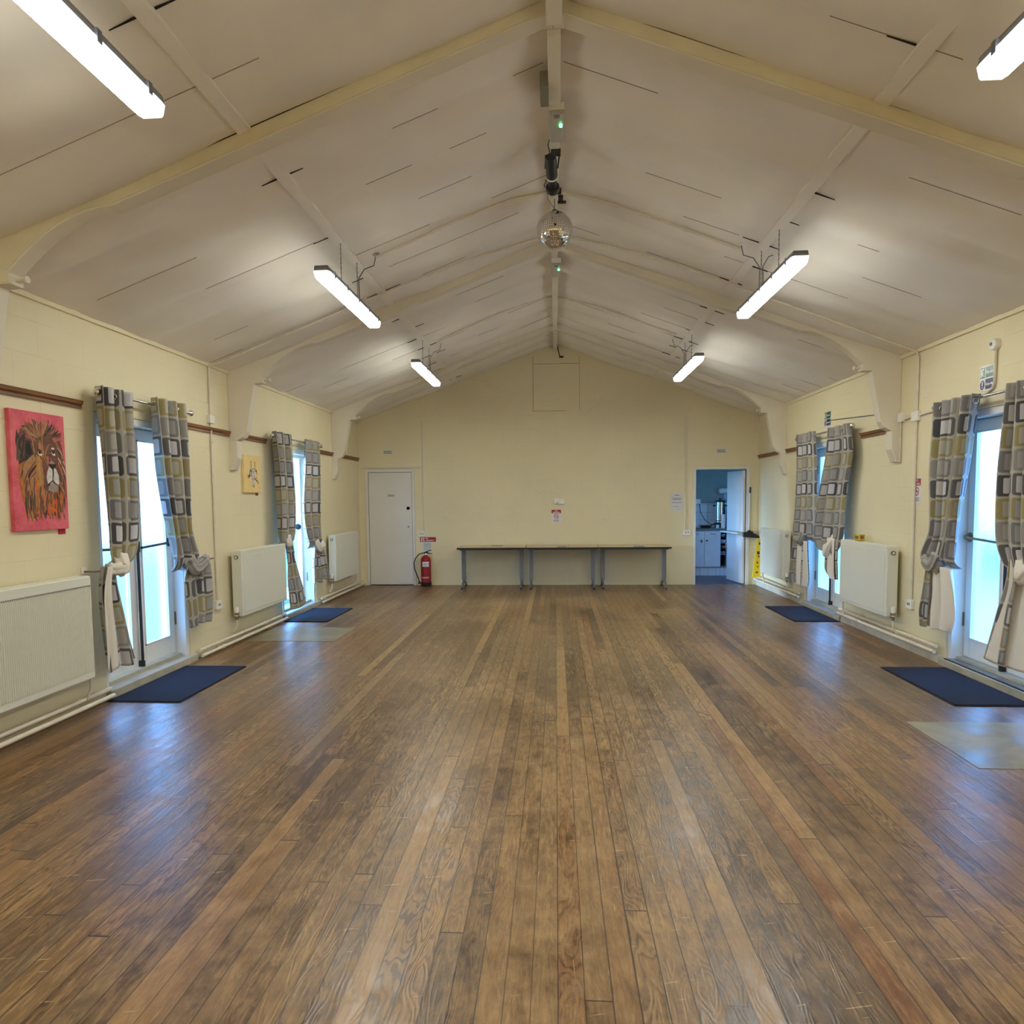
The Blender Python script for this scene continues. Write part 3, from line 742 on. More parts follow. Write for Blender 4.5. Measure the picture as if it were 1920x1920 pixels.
# ------------------------------------------------------------------ curtains
CUR = {
'A':{'side':'L','up':[[4.932,5.338,2.358,0.1],[4.935,5.33,2.077,0.108],[4.934,5.346,1.754,0.117],[4.937,5.331,1.469,0.125],[4.933,5.308,1.265,0.133],[4.927,5.246,1.103,0.142],[4.963,5.157,1.007,0.15]],'tail':[[4.848,5.0,1.037,0.13],[4.8,5.032,0.879,0.13],[4.788,5.071,0.717,0.13],[4.793,5.137,0.468,0.13],[4.791,5.169,0.269,0.13]]},
'B':{'side':'L','up':[[5.631,6.162,2.376,0.1],[5.631,6.165,2.155,0.108],[5.652,6.165,1.786,0.117],[5.708,6.141,1.46,0.125],[5.757,6.143,1.223,0.133],[5.786,6.235,1.028,0.142],[5.82,6.237,0.892,0.15]],'tail':[[5.971,6.408,0.915,0.13],[5.927,6.428,0.792,0.13],[5.935,6.438,0.667,0.13],[5.959,6.436,0.516,0.13],[5.992,6.393,0.366,0.13]]},
'C':{'side':'L','up':[[8.087,8.691,2.332,0.1],[8.116,8.692,1.89,0.113],[8.112,8.729,1.43,0.125],[8.087,8.667,1.101,0.138],[8.11,8.551,0.972,0.15]],'tail':[[8.277,8.57,1.0,0.13],[8.308,8.658,0.761,0.13],[8.292,8.771,0.554,0.13],[8.309,8.886,0.341,0.13],[8.328,8.947,0.142,0.13]]},
'D':{'side':'L','up':[[9.136,9.727,2.327,0.1],[9.05,9.7,1.931,0.113],[8.917,9.619,1.42,0.125],[8.95,9.551,1.058,0.138],[9.118,9.586,0.854,0.15]],'tail':[[9.298,9.645,0.853,0.13],[9.235,9.806,0.594,0.13],[9.218,9.928,0.369,0.13]]},
'E':{'side':'R','up':[[9.805,9.27,2.337,0.1],[9.761,9.171,1.854,0.113],[9.759,9.128,1.36,0.125],[9.77,9.06,1.078,0.138],[9.766,9.035,0.916,0.15]],'tail':[[9.804,9.259,0.916,0.13],[9.897,9.206,0.64,0.13],[9.951,9.176,0.422,0.13],[9.922,9.207,0.313,0.13]]},
'F':{'side':'R','up':[[8.713,8.173,2.322,0.1],[8.738,8.077,1.996,0.108],[8.832,8.154,1.688,0.117],[8.913,8.204,1.371,0.125],[8.977,8.225,1.048,0.133],[8.873,8.346,0.867,0.142],[8.726,8.511,0.808,0.15]],'tail':[[8.656,8.29,1.004,0.13],[8.627,8.294,0.801,0.13],[8.649,8.283,0.609,0.13],[8.545,8.278,0.519,0.13]]},
'G':{'side':'R','up':[[6.31,5.742,2.298,0.1],[6.304,5.784,2.065,0.108],[6.326,5.827,1.713,0.117],[6.307,5.882,1.4,0.125],[6.311,5.899,1.173,0.133],[6.425,5.904,0.987,0.142],[6.457,5.905,0.884,0.15]],'tail':[[6.309,6.004,0.886,0.13],[6.356,5.936,0.666,0.13],[6.398,5.918,0.478,0.13],[6.381,5.971,0.335,0.13]]},
'H':{'side':'R','up':[[5.338,5.03,2.305,0.1],[5.343,4.994,1.975,0.11],[5.357,4.972,1.6,0.12],[5.341,4.955,1.221,0.13],[5.276,4.939,1.034,0.14],[5.211,4.949,0.923,0.15]],'tail':[[5.191,4.959,1.03,0.13],[5.226,4.922,0.848,0.13],[5.304,4.885,0.655,0.13],[5.365,4.848,0.461,0.13],[5.434,4.795,0.247,0.13]]},

}
def crom(rows, v):
    n = len(rows) - 1; f = v * n; i = min(int(f), n - 1); t = f - i
    p = [rows[max(i - 1, 0)], rows[i], rows[i + 1], rows[min(i + 2, n)]]
    return [.5 * ((2 * p[1][k]) + (-p[0][k] + p[2][k]) * t + (2 * p[0][k] - 5 * p[1][k] + 4 * p[2][k] - p[3][k]) * t * t + (-p[0][k] + 3 * p[1][k] - 3 * p[2][k] + p[3][k]) * t ** 3) for k in range(len(p[0]))]
def cloth(name, mat, parent, side, rows, folds, amp, cw, nv, seed=0, top=False, offx=0., u0=0., u1=1., vbase=0., flare=0., zhem=0., closed=False):
    rr = random.Random(seed); ph = rr.uniform(0, 6)
    x, s = (XL, 1) if side == 'L' else (XR, -1)
    nu = int(folds * 14) + 1; mb = MB(); vd = vbase; pz = None; uvs = []
    h2 = rr.uniform(1.2, 1.8)
    for j in range(nv + 1):
        v = j / nv; a, b, z, off = crom(rows, v)
        if pz is not None: vd += max(.004, abs(z - pz))
        pz = z
        A = amp * (1 - .25 * v) * (1 + .25 * math.sin(3 * v + ph))
        if closed: A *= 1 - .55 * max(0, (v - .75) / .25)
        for i in range(nu + 1):
            u = u0 + (u1 - u0) * i / nu
            w = 2 * PI * folds * u
            c = math.cos(w + .6 * v * math.sin(ph + u * 3))
            c = math.copysign(abs(c) ** .8, c)
            c2 = math.sin(w * h2 + ph + v * 2) * .22 * min(1, v * 3)
            yy = a + (b - a) * (u + .35 / folds * .5 / PI * math.sin(w) * (1 if top or v > .05 else 1))
            o = off + offx + A * (c + c2) + flare * v * v
            if closed: o -= .07 * max(0, (v - .86) / .14) ** 1.5
            zz = z + zhem * math.sin(w * .5 + ph) * v + (0 if v < .05 else .006 * math.sin(w * .7 + v * 9))
            mb.v.append((x + s * o, yy, zz)); uvs.append((u * cw, -vd))
    W = nu + 1
    for j in range(nv):
        for i in range(nu): a_ = j * W + i; mb.face((a_, a_ + 1, a_ + W + 1, a_ + W))
    ob = mb.build(name, mat, parent, smooth=True)
    me = ob.data; ul = me.uv_layers.new(name='UVMap')
    for lp in me.loops: ul.data[lp.index].uv = uvs[lp.vertex_index]
    sd = ob.modifiers.new('thick', 'SOLIDIFY'); sd.thickness = .003; sd.offset = 0
    return ob
def swag(mat, parent, side, pts, rad, seed=0, name='gathered_fold'):
    """bunched cloth looped round the hook: lofted, rippled tube. pts = (y, z, off)"""
    x, s = (XL, 1) if side == 'L' else (XR, -1)
    n = 26; m = 22; mb = MB(); uvs = []
    P3 = []
    for k in range(m + 1): P3.append(crom([list(p) + [r] for p, r in zip(pts, rad)], k / m))
    vd = 0
    for k, (y, z, o, r) in enumerate(P3):
        p = Vector((x + s * o, y, z)); q0 = P3[max(k - 1, 0)]; q1 = P3[min(k + 1, m)]
        dr = Vector((s * (q1[2] - q0[2]), q1[0] - q0[0], q1[1] - q0[1])).normalized()
        u = dr.cross(Vector((s, 0, 0)));  u = u.normalized() if u.length > .05 else Vector((0, 0, 1))
        w = dr.cross(u)
        for a in range(n):
            t = 2 * PI * a / n
            rip = 1 + .16 * math.cos(6 * t + seed + k * .05) + .06 * math.sin(11 * t + k * .2)
            mb.v.append(tuple(p + (u * math.cos(t) + w * math.sin(t) * .75) * r * rip)); uvs.append((a / n * .6, vd))
        vd += .012
    for k in range(m):
        for a in range(n):
            a2 = (a + 1) % n; mb.face((k * n + a, k * n + a2, (k + 1) * n + a2, (k + 1) * n + a))
    mb.face(range(n - 1, -1, -1)); mb.face(m * n + a for a in range(n))
    ob = mb.build(name, mat, parent, smooth=True)
    ul = ob.data.uv_layers.new(name='UVMap')
    for lp in ob.data.loops: ul.data[lp.index].uv = uvs[lp.vertex_index]
    return ob
def curtain(key, label, folds, hook, tailspec, lin_edge=None, u_shift=0., amp=.044):
    d = CUR[key]; side = d['side']; x, s = (XL, 1) if side == 'L' else (XR, -1)
    up, tl = d['up'], d['tail']
    t = thing('curtain', label, 'curtain', (x + s * .1, (up[0][0] + up[0][1]) / 2, 2.3), 'patterned eyelet curtains tied back at the glazed doors')
    cloth('drape', 'curtain_cloth', t, side, up, folds, amp, 1.05, 46, seed=ord(key), closed=True, vbase=.03 + u_shift)
    ya, yb, z0, _ = up[-1]; mid = (ya + yb) / 2
    hy, hz = hook
    ty = (tl[0][0] + tl[0][1]) / 2
    pts = [(mid, z0 + .10, .13), (mid + (hy - mid) * .15, z0 - .0, .16), (mid + (hy - mid) * .5, (z0 + hz) / 2 - .0, .17), (hy + (mid - hy) * .2, hz + .0, .14), (ty, tl[0][2] - .03, .13)]
    w = abs(yb - ya) * .5
    swag(tailspec[0], t, side, pts, (min(.07, w * .6), .06, .045, .045, .055), seed=ord(key) % 5)
    f, mat, am, fl = tailspec[1:]
    cloth('tail', mat, t, side, tl, f, am, .75, 26, seed=ord(key) + 9, flare=fl, zhem=.012, vbase=.4)
    if lin_edge:
        (u0, u1), edge = lin_edge
        rows = []
        for a, b, z, o in tl: rows.append([a + (b - a) * u0, a + (b - a) * u1, z - .004, o + edge])
        cloth('lining', 'lining' if mat == 'curtain_cloth' else 'curtain_cloth', t, side, rows, 1.2, .012, .3, 20, seed=ord(key) + 3, vbase=.2)
    mb = MB()
    for k in range(5):                                  # chrome eyelets round the pole
        yk = up[0][0] + (up[0][1] - up[0][0]) * (.08 + .21 * k); zk = up[0][2] - .055
        n0 = len(mb.v); R0 = .021; r0 = .005
        for a in range(14):
            for b in range(6):
                ta, tb = 2 * PI * a / 14, 2 * PI * b / 6
                rr_ = R0 + r0 * math.cos(tb)
                mb.v.append((x + s * .1 + rr_ * math.cos(ta), yk + r0 * math.sin(tb), zk + rr_ * math.sin(ta)))
        for a in range(14):
            for b in range(6):
                mb.face((n0 + a * 6 + b, n0 + a * 6 + (b + 1) % 6, n0 + (a + 1) % 14 * 6 + (b + 1) % 6, n0 + (a + 1) % 14 * 6 + b))
    mb.build('eyelet', 'chrome', t, smooth=True)
    return t
curtain('A', 'patterned curtain nearest the lion painting, hooked back with its tail to the left', 3.4, (4.93, 1.0), ('lining', 2.6, 'curtain_cloth', .03, .03), ((-.02, .34), .045))
curtain('B', 'patterned curtain right of the near left glass door, its lower end bunched short', 3.6, (6.42, .96), ('curtain_cloth', 3.2, 'curtain_cloth', .028, .0), None, .17)
curtain('C', 'patterned curtain left of the far left glass door, tail trailing behind the radiator', 2.6, (8.33, 1.0), ('lining', 1.6, 'curtain_cloth', .025, .02), None, .5)
curtain('D', 'patterned curtain right of the far left glass door, tied in a knot', 2.8, (9.70, .88), ('lining', 4.2, 'curtain_cloth', .03, .0), None, .68)
curtain('E', 'patterned curtain left of the far right glass door with pale hanging end', 2.4, (9.75, .93), ('curtain_cloth', 3.0, 'curtain_cloth', .025, .0), ((.45, 1.0), .03), .86)
curtain('F', 'patterned curtain right of the far right glass door, bulging above the radiator', 2.3, (8.36, 1.0), ('lining', 2.2, 'curtain_cloth', .025, .0), ((.3, .85), .03), .86, .04)
curtain('G', 'patterned curtain left of the near right glass door, white lining showing below', 4.0, (6.42, .93), ('curtain_cloth', 2.8, 'lining', .03, .0), ((0., .22), .03), .86)
curtain('H', 'patterned curtain at the right edge of the picture with long cream lined tail', 2.6, (4.9, 1.02), ('lining', 1.6, 'lining', .03, .02), ((-.05, .3), .02), .35)

def pole(side, a, b, z, label):
    x, s = (XL, 1) if side == 'L' else (XR, -1)
    t = thing('curtain_pole', label, 'curtain pole', (x + s * .1, a, z), 'chrome curtain poles over the glazed doors')
    MB().tube([(x + s * .1, a, z), (x + s * .1, b, z)], .0125, 12).build('pole', 'chrome', t, smooth='auto')
    for y, dd in ((a, -1), (b, 1)):
        MB().lathe([(.008, 0), (.014, .012), (.014, .018), (.024, .030), (.030, .045), (.024, .062), (.006, .072)] if dd > 0 else [(.006, -.072), (.024, -.062), (.030, -.045), (.024, -.030), (.014, -.018), (.014, -.012), (.008, 0)], (x + s * .1, y, z), 16, 'y').build('finial', 'chrome', t, smooth='auto')
    for y in (a + .22, b - .22):
        MB().tube([(x, y, z - .01), (x + s * .1, y, z - .01)], .008, 8).build('bracket', 'chrome', t)
    return t
pole('L', 4.99, 6.2, 2.312, 'chrome curtain pole over the near left glass door')
pole('L', 8.13, 9.74, 2.277, 'chrome curtain pole over the far left glass door')
pole('R', 5.0, 6.33, 2.262, 'chrome curtain pole over the near right glass door')
pole('R', 8.12, 9.82, 2.285, 'chrome curtain pole over the far right glass door')
for side, y, z, l in (('L', 4.84, 1.0, 'small metal curtain hook left of the near left door'), ('L', 6.46, .95, 'small metal curtain hook right of the near left door')):
    x, s = (XL, 1) if side == 'L' else (XR, -1)
    t = thing('curtain_hook', l, 'hook', (x, y, z))
    MB().box(x, x + s * .012, y - .035, y + .02, z - .02, z + .035).build('plate', 'plastic_white', t, bevel=.003)
    MB().tube([(x + s * .01, y - .01, z), (x + s * .09, y, z), (x + s * .11, y + .09, z)], .007, 8).build('arm', 'brass_dark', t, smooth=True)

# ------------------------------------------------------------------ radiators
def radiator(side, a, b, z0, z1, label, fluted=False, valve=None):
    x, s = (XL, 1) if side == 'L' else (XR, -1); P = lambda o: x + s * o
    t = thing('radiator', label, 'radiator', (P(.1), (a + b) / 2, z0), 'white panel radiators along the side walls')
    MB().box(P(.045), P(.155), a, b, z0, z1).build('casing', 'radiator_white', t, bevel=.008)
    m = MB()
    if fluted:
        pr = []; y = a + .012; n = int((b - a - .024) / .0166); w = (b - a - .024) / n
        for k in range(n):
            y = a + .012 + k * w
            for yy, o in ((y, .155), (y + w * .18, .159), (y + w * .62, .159), (y + w * .8, .155)): pr.append((P(o), yy))
        pr += [(P(.155), b - .012), (P(.15), b - .012), (P(.15), a + .012)]
        m.prism([(p[0], p[1]) for p in pr], z0 + .05, z1 - .07, 'z')
        m.build('fluted_front', 'radiator_white', t)
        m = MB()
        for k in range(n): y = a + .012 + k * w + w * .3; m.box(P(.155), P(.1605), y, y + w * .4, z1 - .075, z1 - .064)
        m.build('slot', 'ink_grey', t)
    else:
        m.box(P(.154), P(.160), a + .04, b - .03, z0 + .035, z1 - .05); m.build('front_panel', 'radiator_white', t, bevel=.003)
    m = MB(); m.box(P(.06), P(.14), a + .01, b - .01, z1 - .003, z1 + .003); m.build('grille', 'radiator_white', t)
    m = MB(); m.tube([(P(.10), a - .012, z1 - .07), (P(.10), a + .002, z1 - .07)], .022, 14); m.build('end_plug', 'brass_dark', t, smooth='auto')
    m = MB().tube([(P(.10), a - .001, z1 - .07), (P(.10), a - .015, z1 - .07)], .012, 10); m.build('plug_centre', 'plastic_white', t)
    m = MB(); m.box(P(0), P(.045), a + .15, a + .19, z0 + .05, z1 - .05); m.box(P(0), P(.045), b - .19, b - .15, z0 + .05, z1 - .05); m.build('bracket', 'grey_metal', t)
    va = MB(); va.lathe([(.018, -.04), (.02, .0), (.024, .03), (.022, .055), (.008, .06)], (P(.10), a - .035, z0 + .05), 14)
    va.build('valve_head', 'plastic_white', t, smooth='auto')
    m = MB(); m.lathe([(.025, -.022), (.025, .002)], (P(.10), a - .035, z0 + .045), 12); m.tube([(P(.10), a - .035, z0 + .025), (P(.10), a - .035, z0 - .03)], .014, 8); m.tube([(P(.10), a - .035, z0 + .0), (P(.10), a + .01, z0 + .0)], .012, 8)
    m.build('valve', 'brass_dark', t, smooth='auto')
    m = MB(); m.tube([(P(.10), a - .035, z0 - .02), (P(.10), a - .035, .19), (P(.06), a - .035, .13)], .0085, 8)
    m.tube([(P(.10), b + .02, z0 + .02), (P(.10), b + .02, .16), (P(.07), b + .02, .08)], .0085, 8); m.tube([(P(.10), b - .02, z0 + .03), (P(.10), b + .02, z0 + .03)], .012, 8)
    m.build('tail_pipe', 'pipe_cream', t, smooth='auto')
radiator('L', 3.05, 4.69, .255, .985, 'large fluted white radiator on the left wall below the lion painting', True)
radiator('L', 7.05, 8.25, .29, .985, 'flat white radiator on the left wall below the giraffe canvas')
radiator('L', 10.17, 11.36, .29, .985, 'flat white radiator in the far left corner beside the plain door')
radiator('R', 7.06, 8.2, .29, 1.0, 'flat white radiator on the right wall with a small tub on top')
radiator('R', 10.22, 11.33, .29, 1.0, 'flat white radiator in the far right corner beside the kitchen door')

# heating pipes along the skirting
def pipes(side, a, b, zs, offs, label, cuts=()):
    x, s = (XL, 1) if side == 'L' else (XR, -1)
    for z, o, nm in zip(zs, offs, ('upper', 'lower')):
        t = thing('heating_pipe', '%s cream heating pipe %s' % (nm, label), 'pipe', (x + s * o, a, z), 'cream heating pipes along the skirting')
        MB().tube([(x + s * o, a, z), (x + s * o, b, z)], .0165, 12).build('pipe', 'pipe_cream', t, smooth='auto')
        m = MB(); y = a + .4
        while y < b - .1:
            m.tube([(x + s * o, y, z), (x + s * o, y + .03, z)], .021, 12); m.box(x, x + s * o, y + .005, y + .025, z - .005, z + .005); y += 1.15
        m.build('clip', 'pipe_cream', t)
pipes('L', YF + .05, 5.0, (.085, .035), (.05, .075), 'at the foot of the left wall before the near door')
pipes('L', 6.33, 8.44, (.085, .035), (.05, .075), 'at the foot of the left wall between the two doors')
pipes('L', 9.79, 11.95, (.085, .035), (.05, .075), 'at the foot of the left wall beyond the far door')
pipes('R', 6.32, 8.44, (.155, .105), (.055, .07), 'at the foot of the right wall between the two doors')
pipes('R', 9.79, 11.95, (.155, .105), (.055, .07), 'at the foot of the right wall beyond the far door')

# ------------------------------------------------------------------ floor mats
for x0, x1, a, b, l in ((-3.385, -2.81, 4.93, 6.05, 'near left glass door'), (-3.385, -2.82, 8.33, 9.4, 'far left glass door'), (2.82, 3.375, 5.02, 6.15, 'near right glass door with the metal tread'), (2.84, 3.375, 8.41, 9.58, 'far right glass door')):
    t = thing('door_mat', 'dark navy ribbed mat by the ' + l, 'mat', ((x0 + x1) / 2, (a + b) / 2, 0), 'navy door mats')
    MB().box(x0, x1, a, b, .0, .006).build('backing', 'black_plastic', t)
    MB().box(x0 + .008, x1 - .008, a + .008, b - .008, .006, .011).build('pile', 'mat_navy', t, bevel=.003)

# ------------------------------------------------------------------ batten lights on chains
def light():
    L_ = 1.5; t = thing('ceiling_light', '', 'ceiling light', (0, 0, 0), 'long batten lights hung on chains')
    prof = [(-.056, .048), (.056, .048), (.050, .090), (-.050, .090)]
    MB().prism(prof, -L_ / 2 + .01, L_ / 2 - .01).build('housing', 'grey_housing', t, bevel=.006)
    e = [(-.060, .050), (-.050, .008), (-.040, .0), (.040, .0), (.050, .008), (.060, .050)]
    dfo = MB().prism(e, -L_ / 2 + .035, L_ / 2 - .035).build('diffuser', ['lamp_glow', 'lamp_side'], t)
    for pl in dfo.data.polygons: pl.material_index = 0 if abs(pl.normal.z) > .7 and pl.center.z < .03 else 1
    for sgn in (-1, 1):
        y0 = sgn * (L_ / 2 - .035); mb = MB(); b = 0
        for yy, k in ((y0, 1.), (y0 + sgn * .022, .96), (y0 + sgn * .036, .8)):
            for a, z in e: mb.v.append((a * k, yy, .05 - (.05 - z) * k))
        for r_ in range(2):
            for q in range(6): q2 = (q + 1) % 6; mb.face((r_ * 6 + q, r_ * 6 + q2, r_ * 6 + 6 + q2, r_ * 6 + 6 + q))
        mb.face(range(12, 18)); mb.build('end_cap', 'lamp_end', t)
    for sx in (-1, 1):
        for k in range(5):
            y = -.62 + k * .31
            MB().box(sx * .050, sx * .068, y - .014, y + .014, .03, .078).build('clip', 'grey_metal', t, bevel=.003)
    for y, top in ((-.26, .45), (.19, .45)):
        mb = MB(); z = .10; k = 0
        while z < top:
            mb.tube([(0, y, z - .010), (.004 if k % 2 else 0, y + (0 if k % 2 else .004), z), (0, y, z + .008)], .0022, 5, False)
            mb.tube([(0, y, z - .010), (-.004 if k % 2 else 0, y - (0 if k % 2 else .004), z), (0, y, z + .008)], .0022, 5, False)
            z += .018; k += 1
        mb.tube([(0, y, .088), (0, y, .104)], .008, 8); mb.tube([(0, y, top - .005), (0, y, top + .02)], .011, 8)
        mb.build('chain', 'grey_metal', t)
    return t
proto = light()
first = True
for sx, x in ((-1, -1.665), (1, 1.685)):
    for y, w in ((2.165, 'nearest'), (5.73, 'middle'), (9.08, 'far'), (-1.2, 'rear')):
        o = proto if first else copy_tree(proto); first = False
        o.location = (x, y, 3.09)
        o['label'] = 'lit batten light on chains, %s of the %s hand row' % ({'nearest': 'largest and nearest', 'middle': 'middle one', 'far': 'smallest and farthest', 'rear': 'one behind the viewer'}[w], 'left' if sx < 0 else 'right')
        # flex looping from ceiling rose down the chain
        if w == 'rear': continue
        ye = y + .19; xi = x - sx * .16; zr = ceil_z(xi) - .012
        m = MB(); m.tube([(xi, ye + .02, zr), (xi + sx * .02, ye + .02, zr - .09), (xi + sx * .10, ye + .01, zr - .12), (x - sx * .012, ye, zr - .20), (x - sx * .016, ye, 3.19)], .004, 6)
        q = m.build('flex', 'ink_grey', o, smooth=True)
        m = MB().lathe([(.03, 0), (.03, -.02), (.01, -.026)][::-1], (xi, ye + .02, ceil_z(xi) - .0), 14); m.build('ceiling_rose', 'plastic_white', o, smooth='auto')

# ------------------------------------------------------------------ conduits on walls and ceiling
def conduit(pts, label, clips=True, r=.011, mat='pipe_cream'):
    t = thing('conduit', label, 'conduit', pts[0])
    MB().tube(pts, r, 8).build('tube', mat, t, smooth='auto')
    if clips:
        m = MB()
        for a, b in zip(pts, pts[1:]):
            a, b = Vector(a), Vector(b); L_ = (b - a).length; n = int(L_ / .42)
            for k in range(1, n + 1):
                p = a + (b - a) * (k / (n + .5)); q = p + (b - a).normalized() * .02
                m.tube([p, q], r * 1.45, 8)
        if m.v: m.build('saddle', mat, t)
    return t
def cz(x, o=.045): return ceil_z(x) - o
def box3(name, label, cat, x0, x1, y0, y1, z0, z1, mat='plastic_white', bev=.005):
    o = MB().box(x0, x1, y0, y1, z0, z1).build(name, mat, loc=((x0 + x1) / 2, (y0 + y1) / 2, (z0 + z1) / 2), bevel=bev); tag(o, label, cat); return o
t1 = conduit([(XL + .014, 6.79, .5), (XL + .014, 6.79, 2.28)], 'lower length of the conduit down the left wall between lion and giraffe')
conduit([(XL + .014, 6.79, 2.36), (XL + .014, 6.79, 2.82), (XL + .03, 6.79, 2.855), (-3.33, 6.78, cz(3.33)), (-2.07, 6.76, cz(2.07)), (-.9, 6.77, cz(.9)), (-.25, 6.95, cz(.25)), (-.03, 6.98, 4.06)], 'white conduit rising on the left wall and crossing the ceiling to the ridge')
box3('junction_box', 'small square junction box on the left wall conduit', 'junction box', XL, XL + .035, 6.74, 6.84, 2.28, 2.36)
def switch(name, label, x, y, z, ax):
    t = thing(name, label, 'socket', (x, y, z))
    if ax == 'x':
        s = 1 if x < 0 else -1
        MB().box(x, x + s * .03, y - .045, y + .06, z - .045, z + .045).build('plate', 'plastic_white', t, bevel=.004)
        m = MB(); m.box(x + s * .03, x + s * .034, y - .02, y - .005, z - .01, z + .012); m.box(x + s * .03, x + s * .034, y + .01, y + .025, z - .01, z + .012)
    else:
        MB().box(x - .06, x + .06, y - .03, y, z - .045, z + .045).build('plate', 'plastic_white', t, bevel=.004)
        m = MB(); m.box(x - .03, x - .012, y - .034, y - .03, z - .01, z + .012); m.box(x + .012, x + .03, y - .034, y - .03, z - .01, z + .012)
    m.build('rocker', 'ink_grey', t)
switch('wall_socket', 'white socket low on the left wall at the foot of the conduit', XL, 6.79, .455, 'x')
switch('wall_socket', 'white socket low on the right wall at the foot of the conduit', XR, 6.87, .45, 'x')
switch('wall_socket', 'white socket on the far wall above the fire extinguisher sign', -2.34, YB, .905, 'y')
switch('wall_socket', 'white socket on the far wall left of the kitchen doorway', 2.235, YB, .90, 'y')
conduit([(XR - .014, 6.86, .5), (XR - .014, 6.86, 2.2)], 'lower length of conduit on the right wall passing the no smoking sign')
conduit([(XR - .014, 6.86, 2.29), (XR - .014, 6.86, 2.80), (XR - .04, 6.86, 2.85), (3.3, 6.84, cz(3.3)), (1.67, 6.767, cz(1.67)), (.9, 6.767, cz(.9)), (.25, 6.93, cz(.25)), (.04, 6.95, 4.06)], 'white conduit rising on the right wall and crossing the ceiling to the ridge')
box3('junction_box', 'small square junction box where conduits cross on the right wall', 'junction box', XR - .035, XR, 6.81, 6.93, 2.2, 2.29)
box3('junction_box', 'small junction box at the right hand haunch of the second frame', 'junction box', XR - .04, XR, 7.10, 7.18, 2.22, 2.31)
conduit([(XR - .014, 6.93, 2.25), (XR - .014, 7.10, 2.245)], 'short conduit link between two boxes by the right haunch', False)
conduit([(XR - .014, 7.16, 2.22), (XR - .014, 7.16, 1.83), (XR - .014, 7.19, 1.825)], 'thin conduit dropping beside the right hand corbel', False, .008)
conduit([(XR - .014, 6.81, 2.25), (XR - .014, 6.0, 2.285), (XR - .014, 5.80, 2.30), (XR - .014, 5.72, 2.33), (XR - .014, 5.70, 2.38), (XR - .014, 5.70, 2.63)], 'conduit running over the near right door and up past the exit sign')
t = thing('wall_sensor', 'round white conduit end box above the near exit sign', 'sensor', (XR, 5.70, 2.66))
MB().lathe([(.04, -.045), (.045, -.04), (.045, 0)], (XR, 5.70, 2.66), 18, 'x').build('body', 'plastic_white', t, smooth='auto')
MB().lathe([(.012, -.052), (.014, -.045)], (XR, 5.71, 2.665), 10, 'x').build('button', 'grey_metal', t)
conduit([(XR - .01, 7.32, 2.335), (XR - .01, 8.95, 2.44)], 'thin grey cable along the right wall to the far exit sign', False, .005, 'grey_metal')
conduit([(-2.305, YB - .014, .94), (-2.305, YB - .014, 2.86)], 'vertical white conduit on the far wall beside the plain door', False)
conduit([(2.205, YB - .014, .94), (2.205, YB - .014, 2.86)], 'vertical white conduit on the far wall beside the paper notice', False)
conduit([(-1.50, 5.92, cz(1.5)), (-.79, 5.87, cz(.79)), (-.35, 5.9, cz(.35)), (-.03, 6.0, 4.06)], 'ceiling conduit from the middle left light to the ridge')
conduit([(1.52, 5.97, cz(1.52)), (.88, 5.94, cz(.88)), (.35, 5.96, cz(.35)), (.04, 6.02, 4.06)], 'ceiling conduit from the middle right light to the ridge')
conduit([(-1.50, 9.0, cz(1.5)), (-.66, 8.88, cz(.66)), (-.3, 8.95, cz(.3)), (-.03, 9.05, 4.06)], 'ceiling conduit from the far left light to the ridge')
conduit([(1.52, 8.95, cz(1.52)), (.5, 8.92, cz(.5)), (.04, 9.07, 4.06)], 'ceiling conduit from the far right light to the ridge')

# ------------------------------------------------------------------ things under the ridge
def emergency(y0, y1, label):
    t = thing('emergency_light', label, 'emergency light', (.02, y0, 3.98))
    MB().box(-.03, .07, y0, y1, 3.985, 4.03).build('base', 'plastic_white', t, bevel=.006)
    MB().prism([(-.032, 3.985), (.072, 3.985), (.060, 3.955), (-.020, 3.955)], y0 + .01, y1 - .01).build('diffuser', 'em_body', t, bevel=.004)
    MB().lathe([(.011, -.014), (.011, 0)], (.047, y0 + .13, 3.955), 12).build('indicator', 'led_green', t)
    MB().lathe([(.02, -.004), (.02, 0)], (.02, y0 + .03, 3.955), 12).build('test_button', 'grey_housing', t)
emergency(4.63, 5.0, 'bulkhead emergency light with green lamp, nearer one above the spotlight')
emergency(7.52, 7.92, 'bulkhead emergency light with green lamp, farther one beyond the mirror ball')
box3('control_box', 'plain olive grey box beside the ridge beam before the emergency light', 'box', -.082, -.030, 4.33, 4.54, 3.95, 4.05, 'grey_box')
BX, BY, BZ, BR = .004, 6.0, 3.745, .152
t = thing('mirror_ball', 'silver mirror ball hanging under the ridge in mid hall', 'mirror ball', (BX, BY, BZ))
mb = MB(); nl = 26
rr = random.Random(5)
for i in range(nl):
    p0, p1 = PI * i / nl - PI / 2, PI * (i + 1) / nl - PI / 2
    n = max(4, int(2 * PI * math.cos((p0 + p1) / 2) * nl / PI))
    for k in range(n):
        a0, a1 = 2 * PI * k / n, 2 * PI * (k + 1) / n; e = .06
        P0, P1, A0, A1 = p0 + (p1 - p0) * e, p1 - (p1 - p0) * e, a0 + (a1 - a0) * e, a1 - (a1 - a0) * e
        b = len(mb.v)
        for pp, aa in ((P0, A0), (P0, A1), (P1, A1), (P1, A0)):
            r_ = BR + rr.uniform(-.0003, .0003); mb.v.append((BX + r_ * math.cos(pp) * math.cos(aa), BY + r_ * math.cos(pp) * math.sin(aa), BZ + r_ * math.sin(pp)))
        mb.face((b, b + 1, b + 2, b + 3))
simple('mirror', (.9, .88, .84), .03, 1., vary=0.)
mb.build('mirror_tiles', 'mirror', t)
